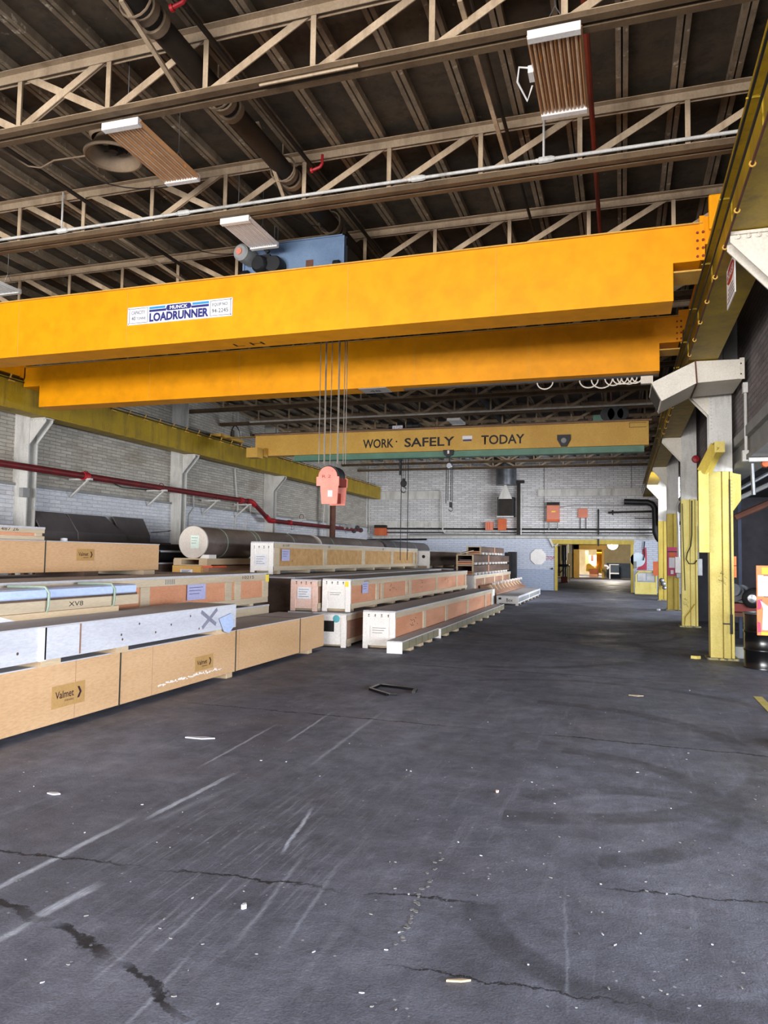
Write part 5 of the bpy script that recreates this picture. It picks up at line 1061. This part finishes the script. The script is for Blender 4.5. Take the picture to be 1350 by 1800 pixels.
Lc = framed('low white-ended crate with warm panels, nearest to the floor aisle', -4.55, -3.93, 12.95, 23.5, .0, .69, ORPLY, WOODG, WEND, (14.95, 17.0, 19.5, 22.2, 23.3), (13.1, 16, 19, 22, 23.3), rail=.1, bw=.2, sk=.055)
handling(Lc, 12.938, -4.5, -4.0, .6); esticker(Lc, 12.938, -4.4, -4.05, .2, .42, WEND, 3)
g = MB()
for k in range(12): y = 14.0+rr_.uniform(0,.6); z = .38+rr_.uniform(-.08,.08); g.box(-3.953, -3.951, y, y+.05, z, z+.015)
obj('stencil_mark', g, INK, Lc)
def beam(lab, X0, X1, Y0, Y1, z0, z1, n):
    t = thing('timber_skid', lab, 'timber', ((X0+X1)/2, (Y0+Y1)/2, 0)); obj('beam', B(X0, X1, Y0+.02, Y1, z0, z1-.02), SLEEPER, t); obj('top_board', B(X0, X1, Y0, Y1, z1-.02, z1), PLYTOP, t); obj('end_board', B(X0, X1, Y0, Y0+.02, 0, z1-.02), WEND, t)
    g = MB(); 
    for k in range(1, n*2): y = Y0+(Y1-Y0)*k/(n*2); g.box(X1, X1+.001, y, y+.02, z0, z1-.02)
    obj('board_joint', g, DKPLY, t)
    for k in range(n): y = Y0+.5+(Y1-Y0-.6)*k/n; obj('foot', B(X0+.02, X1+.01, y, y+.22, 0, z0), WOOD, t)
    return t
beam('nearer short low timber box with white end, along the foot of the low crate', -3.92, -3.64, 12.42, 15.1, .05, .215, 3)
beam('farther long low timber box continuing along the foot of the low crate', -3.9, -3.6, 15.13, 23.8, .05, .205, 8)
# far stacks
N = framed('dark crate with white end beyond the long pale crate, high in the stack', -7.15, -6.6, 25.9, 33.5, 1.27, 1.9, DKPLY, DKPLY, WEND, (), (26.2, 28, 30, 32), rail=.06, sk=.08)
obj('black_dot', MB().lathe((-6.83, 25.9, 1.68), (0,-1,0), [(.06,0),(.05,.002),(.0001,.003)], 14), INK, N)
framed('hidden base crate under the dark crate with white end', -7.3, -5.75, 25.95, 33.5, 0, 1.26, DKPLY, DKPLY, DKPLY, (), (26.5, 30), rail=.1)
S1 = framed('bottom crate of the far stack, dark panels with pale battens', -5.65, -5.0, 26.0, 35.0, 0, 1.04, BRPLY, WOODG, WEND, (26.1, 28.0, 30.3, 32.5, 34.6), (27, 30, 33), rail=.1, bw=.22)
def pallet_crate(lab, X0, X1, Y0, Y1, z0, z1, n):
    t = thing('wooden_crate', lab, 'crate', ((X0+X1)/2, (Y0+Y1)/2, z0), 'far stack of log-footed crates'); obj('side', B(X1-.03, X1, Y0, Y1, z0+.09, z1), DKPLY, t); obj('side', B(X0, X0+.03, Y0, Y1, z0+.09, z1), DKPLY, t); obj('deck', B(X0, X1, Y0, Y1, z0+.08, z0+.1), WOODG, t); obj('lid', B(X0, X1, Y0+.1, Y1, z1-.01, z1), DKPLY, t)
    obj('end_rail', B(X0, X1, Y0, Y0+.03, z0+.02, z0+.14), ORPLY, t); obj('end_rail', B(X0, X1, Y0, Y0+.03, z1-.03, z1), WOODG, t); obj('end_post', B(X0, X0+.06, Y0-.005, Y0+.02, z0, z1), WOOD, t); obj('end_post', B(X1-.06, X1, Y0-.005, Y0+.02, z0, z1), WOOD, t)
    for k in range(n): y = Y0+.3+(Y1-Y0-.5)*k/n; obj('log_foot', MB().lathe((X1-.0, y, z0+.05), (-1,0,0), [(.0001,-.04),(.05,-.04),(.05,.62),(.0001,.62)], 12), WEND, t)
    obj('batten', B(X1, X1+.012, Y0+3.0, Y0+3.12, z0+.1, z1), ORPLY, t)
    return t
pallet_crate('second crate from the bottom of the far stack, on round log feet', -5.65, -5.02, 26.0, 34.6, 1.045, 1.40, 11)
pallet_crate('third crate up in the far stack, with scrap inside its open end', -5.65, -5.02, 26.0, 34.6, 1.405, 1.77, 11)
pallet_crate('topmost crate of the far stack, set back on round log feet', -5.6, -5.05, 27.6, 33.2, 1.775, 2.09, 7)
single('loose_board', MB().bar((-5.55, 25.9, 1.80), (-5.35, 27.4, 1.93), .12, .02), WOOD, 'loose pale board slanting on top of the far stack', 'timber')
single('scrap_pile', MB().box(-5.55, -5.12, 26.06, 26.5, 1.5, 1.6), SHEET, 'grey scrap inside the open end of the third far crate', 'scrap')
t = thing('cradle_rack', 'row of pale slanted cradle blocks on a brown rack, right of the far crate stack', 'rack', (-4.3, 31, 0))
obj('rack_beam', MB().prism([(-4.95, 26.9, 0), (-4.35, 26.9, 0), (-4.35, 26.9, .38), (-4.72, 26.9, .66), (-4.95, 26.9, .66)], (0, 8.4, 0)), BRPLY, t)
for k in range(10): y = 27.2+k*.86; obj('cradle_block', MB().bar((-4.38, y, .2), (-4.7, y, .66), .16, .1, (0,1,0)), WOOD, t, .02); obj('log_end', MB().lathe((-4.6, y+.3, .72), (1,0,0), [(.0001,0),(.06,0),(.06,.1),(.0001,.1)], 10), WEND, t)
c0 = at(862, 1031, Y=26.3); single('wrapped_parcel', B(-4.78, -4.38, 26.2, 26.7, .66-.66+.02, .56), WEND, 'white wrapped parcel standing between the far stack and the low flat crate', 'parcel')
O = framed('flat low crate with white end lettered BOX, farthest along the aisle', -4.27, -3.5, 26.45, 33.8, 0, .34, GREYP, WWOOD, WEND, (29.6, 33.6), (27.2, 28.4, 29.6, 30.8, 32, 33.2), rail=.05, bw=.12, sk=.07)
text('end_lettering', 'Box', INK, O, (-3.92, 26.437, .13), U, V, .22, .12, .002); obj('stencil_mark', B(-4.2, -4.1, 26.435, 26.438, .2, .27), INK, O)
# ------------------------------------------------------------------ right side things
t = thing('oil_drum', 'glossy black steel drum at the right edge beside the nearest yellow column', 'drum', (2.15, 13.2, 0))
R = .3; pr = [(.0001,.02),(R-.02,.02),(R-.02,0),(R,.0),(R,.02),(R-.004,.03)]
for zz in (.29, .58): pr += [(R-.006,zz-.03),(R+.006,zz-.012),(R+.006,zz+.012),(R-.006,zz+.03)]
pr += [(R-.004,.855)]; obj('shell', MB().lathe((2.15,13.2,0), (0,0,1), pr, 48), BLACKM, t)
obj('rim', MB().lathe((2.15,13.2,.855), (0,0,1), [(R-.01,0),(R+.006,.005),(R+.006,.02),(R-.008,.022),(R-.014,.0)], 48), STEEL, t); obj('lid', MB().lathe((2.15,13.2,.85), (0,0,1), [(.0001,0),(R-.012,0)], 40), RUST, t)
t = thing('safety_sign', 'orange and white safety board with yellow corner in front of the black drum', 'sign', (2.33, 12.78, .5))
sx = at(1329, 995, Y=12.8).x; z1_ = at(1335, 994, Y=12.8).z; z0_ = at(1335,1117,Y=12.8).z; y_ = 12.8
obj('board', B(sx, sx+.62, y_, y_+.02, z0_, z1_), ORANGEP, t, .008); H_ = z1_-z0_
obj('white_panel', B(sx+.02, sx+.6, y_-.003, y_, z0_+H_*.56, z0_+H_*.86), PAPER, t); obj('yellow_panel', B(sx+.08, sx+.3, y_-.003, y_, z0_+H_*.88, z0_+H_*.97), BRIGHTY, t)
obj('black_line', MB().box(sx+.1, sx+.6, y_-.004, y_-.001, z0_+H_*.85, z0_+H_*.86).box(sx+.1, sx+.6, y_-.004, y_-.001, z0_+H_*.55, z0_+H_*.56), INK, t)
fg = MB().prism([(sx+.07,y_,z0_+.08*H_),(sx+.32,y_,z0_+.08*H_),(sx+.3,y_,z0_+.4*H_),(sx+.16,y_,z0_+.42*H_),(sx+.05,y_,z0_+.5*H_),(sx+.09,y_,z0_+.38*H_)], (0,-.003,0)); obj('printed_figure', fg, WWOOD, t)
obj('pink_patch', MB().prism([(sx+.01,y_,z0_+.5*H_),(sx+.08,y_,z0_+.52*H_),(sx+.06,y_,z0_+.38*H_),(sx+.01,y_,z0_+.36*H_)], (0,-.002,0)).prism([(sx+.01,y_,z0_+.04*H_),(sx+.06,y_,z0_+.05*H_),(sx+.05,y_,z0_+.18*H_),(sx+.01,y_,z0_+.2*H_)], (0,-.002,0)), MAGENTA, t)
obj('bottom_strip', B(sx+.06, sx+.6, y_-.003, y_, z0_+.01, z0_+.05), BRIGHTY, t)
obj('stand_post', B(sx+.38, sx+.42, y_+.02, y_+.05, 0, z1_-.1), DARKM, t); obj('stand_foot', B(sx+.2, sx+.6, y_-.12, y_+.05, 0, .02), DARKM, t)
t = thing('crankshaft_machine', 'grey lobed shaft machine with a dark drum and shiny hub on a rusty bench', 'machine', (2.8, 16.5, 0))
Ym = 16.5; c0 = at(1323, 1052, Y=Ym)
obj('drum', MB().lathe((c0.x, Ym, c0.z), (-.25,-1,0), [(.0001,-.5),(.2,-.5),(.2,0),(.15,.03),(.0001,.03)], 30), DARKM, t)
obj('hub', MB().lathe((c0.x, Ym, c0.z), (-.25,-1,0), [(.09,.02),(.1,.05),(.08,.08),(.0001,.09)], 24), mk('bright_steel', (220,224,228), (190,196,202), .25, metal=.8), t)
for k, (px_, py, r) in enumerate(((1292,1037,.13), (1298,1043,.15), (1306,1040,.14), (1310,1050,.15), (1318,1042,.1), (1328,1041,.07), (1303,1053,.13))):
    c1 = at(px_, py, Y=Ym+.25+.1*k); obj('crank_web', MB().lathe(c1, (-.6,-1,.1), [(.0001,0),(r,0),(r,.07),(.0001,.07)], 22), mk('cast_grey_%d' % k, (150,154,160), (110,114,120), .5, metal=.3), t)
obj('bench', B(c0.x-.55, c0.x+.5, Ym-.25, Ym+1.4, c0.z-.36, c0.z-.28), RUST, t); obj('bearing_block', B(c0.x-.4, c0.x+.25, Ym+.1, Ym+1.2, c0.z-.28, c0.z-.12), HOOKD, t)
for xx in (c0.x-.5, c0.x+.4):
    for yv in (Ym-.2, Ym+1.3): obj('leg', B(xx, xx+.06, yv, yv+.06, 0, c0.z-.36), RUST, t)
single('concrete_block', B(at(1291,1150,Y=14.4).x, at(1306,1150,Y=14.4).x+.1, 14.3, 14.6, 0, .2), GREYP, 'grey concrete block on the floor between the yellow column and the drum', 'block')
single('blue_post', B(at(1298,990,Y=18).x, at(1304,990,Y=18).x, 18, 18.1, 0, 3.44), BLUED, 'dark blue upright post in the gallery behind the nearest column', 'post')
t = thing('orange_tag', 'pair of orange notices hanging right of the nearest yellow column', 'sign', (1.87, 14.1, 1.7))
for z0v, z1v in ((995, 1015), (978, 994)): a = at(1288, z0v, Y=14.1); b = at(1293, z1v, Y=14.1); obj('notice', B(1.822, 1.88, 14.1, 14.11, a.z, b.z), ORANGEP, t)
# switch boxes and posters on the columns
def cbox(lab, r4, Y, mat, dep=.14, name='switch_box'): a = at(r4[0], r4[3], Y=Y); b = at(r4[2], r4[1], Y=Y); return single(name, B(a.x, b.x, Y, Y+dep, a.z, b.z), mat, lab, 'box', bevel=.01)
cbox('grey electrical switch box on the right of the second yellow column', (1224,982,1235,1012), 20.5, STEEL); cbox('white electrical box on the right of the third yellow column', (1187,979,1198,1007), 26.6, WEND)
cbox('small white box under the white electrical box on the third yellow column', (1189,1008,1197,1016), 26.6, STEEL)
def cpipe(lab, pts, Y, r, mat=WHITE): single('column_conduit', MB().tube([at(x, y, Y=Y) for x, y in pts], r, 8), mat, lab, 'pipe')
cpipe('white conduit running down to the grey switch box right of the second column', [(1227,982), (1225,930), (1224,905)], 20.55, .03)
cpipe('white conduit curving down between the second and third yellow columns', [(1193,979), (1192,930), (1190,890), (1193,883), (1197,881)], 26.5, .04)
single('looped_cable', MB().tube([at(x, y, Y=20.28) for x, y in ((1216,880), (1216,940), (1214,960), (1208,972), (1206,983), (1211,991), (1220,991), (1225,985))], .014, 6), DARKM, 'black cable hanging in a loop on the second yellow column', 'cable')
single('thin_cable', MB().tube([at(x, y, Y=20.28) for x, y in ((1199,885), (1201,960), (1203,1010), (1204,1038))], .01, 6), DARKM, 'thin dark cable running straight down the second yellow column', 'cable')
single('thin_cable', MB().tube([at(x, y, Y=20.3) for x, y in ((1221,1062), (1212,1075), (1204,1085), (1203,1099))], .012, 6), OLIVE, 'thin olive cable slanting across the foot of the second yellow column', 'cable')
t = thing('column_poster', 'magenta, orange and white posters stuck on the third yellow column', 'poster', (1.6, 26.7, 1.9)); yq = 26.72
def pq(x0, y0, x1, y1, d): a = at(x0,y1,Y=yq-d); b = at(x1,y0,Y=yq-d); return B(a.x, b.x, yq-d, yq-d+.004, a.z, b.z)
obj('magenta_panel', pq(1173,962,1190,1012,.0), MAGENTA, t); obj('orange_panel', pq(1176,971,1187,980,.006), ORANGE, t); obj('white_panel', pq(1176,980,1186,998,.006), PAPER, t); obj('dark_strap', pq(1173,969,1190,970.5,.008), DARKM, t); obj('emblem', pq(1179,1002,1184,1009,.008), PAPER, t)
single('chain_bundle', MB().ball(at(1163,1020,Y=32.9), .1, 6).ball(at(1166,1026,Y=33.0), .11, 6).ball(at(1168,1033,Y=32.9), .09, 6), STEEL, 'pale bundle hanging on the farthest yellow column', 'bundle')
single('red_strobe', MB().lathe(at(1223,807,Y=20.2), (0,-1,0), [(.0001,.1),(.08,.08),(.1,0),(.0001,0)], 16), REDV, 'small red round beacon beside the second column high up', 'beacon')
for i, (a, b, r) in enumerate((((1290,865),(1350,825),.04), ((1290,880),(1350,852),.05), ((1292,910),(1350,885),.07))):
    pa, pb_ = at(*a, Y=15.5+i), at(*b, Y=15.5+i); pa.x = max(pa.x, 2.0); pa.z = min(pa.z, 3.36); pb_.z = min(pb_.z, 3.36); single('gallery_pipe', MB().tube([pa, pb_+(pb_-pa)*.6], r, 8), (STEEL, GREYP, RUST)[i], ('thin grey pipe slanting in the gallery ceiling, uppermost', 'grey pipe slanting in the gallery ceiling, middle', 'thick rusty pipe slanting in the gallery, lowest')[i], 'pipe')
o = obj('trim_7', MB().box(1.56, 1.66, 8.8, 10.4, .0005, .003), LEMON); o['kind'] = 'structure'
# ------------------------------------------------------------------ debris on the floor
t = thing('bent_bracket', 'bent black steel bracket lying on the floor in the middle', 'bracket', (-2.8, 9.1, 0))
P_ = [at(x, y, Z=.02) for x, y in ((683,1221), (651,1211), (668,1204), (731,1211.5), (727,1217))]
g = MB()
for i in range(4): g.bar(P_[i], P_[i+1], .045, .03)
obj('bar', g, BLACKM, t); obj('torn_end', MB().bar(P_[0], P_[0]+Vector((.1,.03,0)), .03, .02), BLACKM, t)
r = random.Random(11)
def chip(name, lab, p, s, mat, cat='scrap', grp=None, ang=None):
    a = r.uniform(0, 3) if ang is None else ang; d = Vector((math.cos(a), math.sin(a), 0)); n = Vector((-d.y, d.x, 0))
    pl = [p+d*s[0], p+n*s[1]*.9+d*s[0]*.3, p-d*s[0]*.9+n*s[1]*.5, p-d*s[0]-n*s[1]*.3, p+d*s[0]*.2-n*s[1]]
    return single(name, MB().prism([(q.x, q.y, .0015) for q in pl], (0,0,s[2])), mat, lab, cat, grp)
chip('wood_splinter', 'pale wood splinter on the floor at the bottom centre', at(806,1726,Z=0), (.05,.008,.008), WOOD, ang=.35)
chip('paper_scrap', 'white crumpled scrap on the dark floor at lower left', at(429,1597,Z=0), (.016,.012,.02), PAPER)
chip('paint_flake', 'small pink flake on the floor right of centre', at(874,1393,Z=0), (.015,.012,.015), PINKEND)
chip('paper_scrap', 'oval white scrap on the floor below the branded plywood crate', at(95,1396,Z=0), (.05,.025,.008), PAPER, ang=.1)
chip('paper_scrap', 'torn whitish wrapping on the floor right of the branded plywood crate', at(352,1298,Z=0), (.14,.04,.01), WWOOD, ang=.2)
chip('paper_scrap', 'small brown card on the floor right of centre', at(1118,1223,Z=0), (.09,.05,.006), WOODG, ang=0)
chip('timber_offcut', 'small yellow offcut on the floor left of the nearest column base', at(1223,1158,Z=0), (.08,.05,.05), LEMON, ang=0)
chip('paper_scrap', 'tiny white ball on the floor near the third yellow column', at(1157,1073,Z=0), (.06,.05,.05), PAPER)
for k in range(110):
    u_ = r.random(); px_ = r.uniform(20, 1330); py = 1190+600*u_**.8
    if px_ < 560 and py < 1340-.3*px_: continue
    p_ = at(px_, py, Z=0)
    chip('floor_chip', 'tiny pale chip scattered on the dark floor', p_, (r.uniform(.004,.011), r.uniform(.002,.005), .004), (GREYP, GREYP, WWOOD)[k%3], 'debris', 'tiny pale chips scattered on the floor')
for k in range(26):
    f_ = k/25; p_ = at(890-120*(1-f_)**1-(1-f_)*10-0+r.uniform(-6,6)-(730-700)*0-120*(1-f_)*0, 1480+190*(1-f_), Z=0); 
    p_ = at(775-75*(1-f_)+r.uniform(-7,7), 1500+160*(1-f_)+r.uniform(-4,4), Z=0)
    chip('paint_drip', 'pale round drip in a trail across the floor', p_, (r.uniform(.008,.016), r.uniform(.007,.013), .0015), GREYP, 'debris', 'trail of pale drips on the floor')
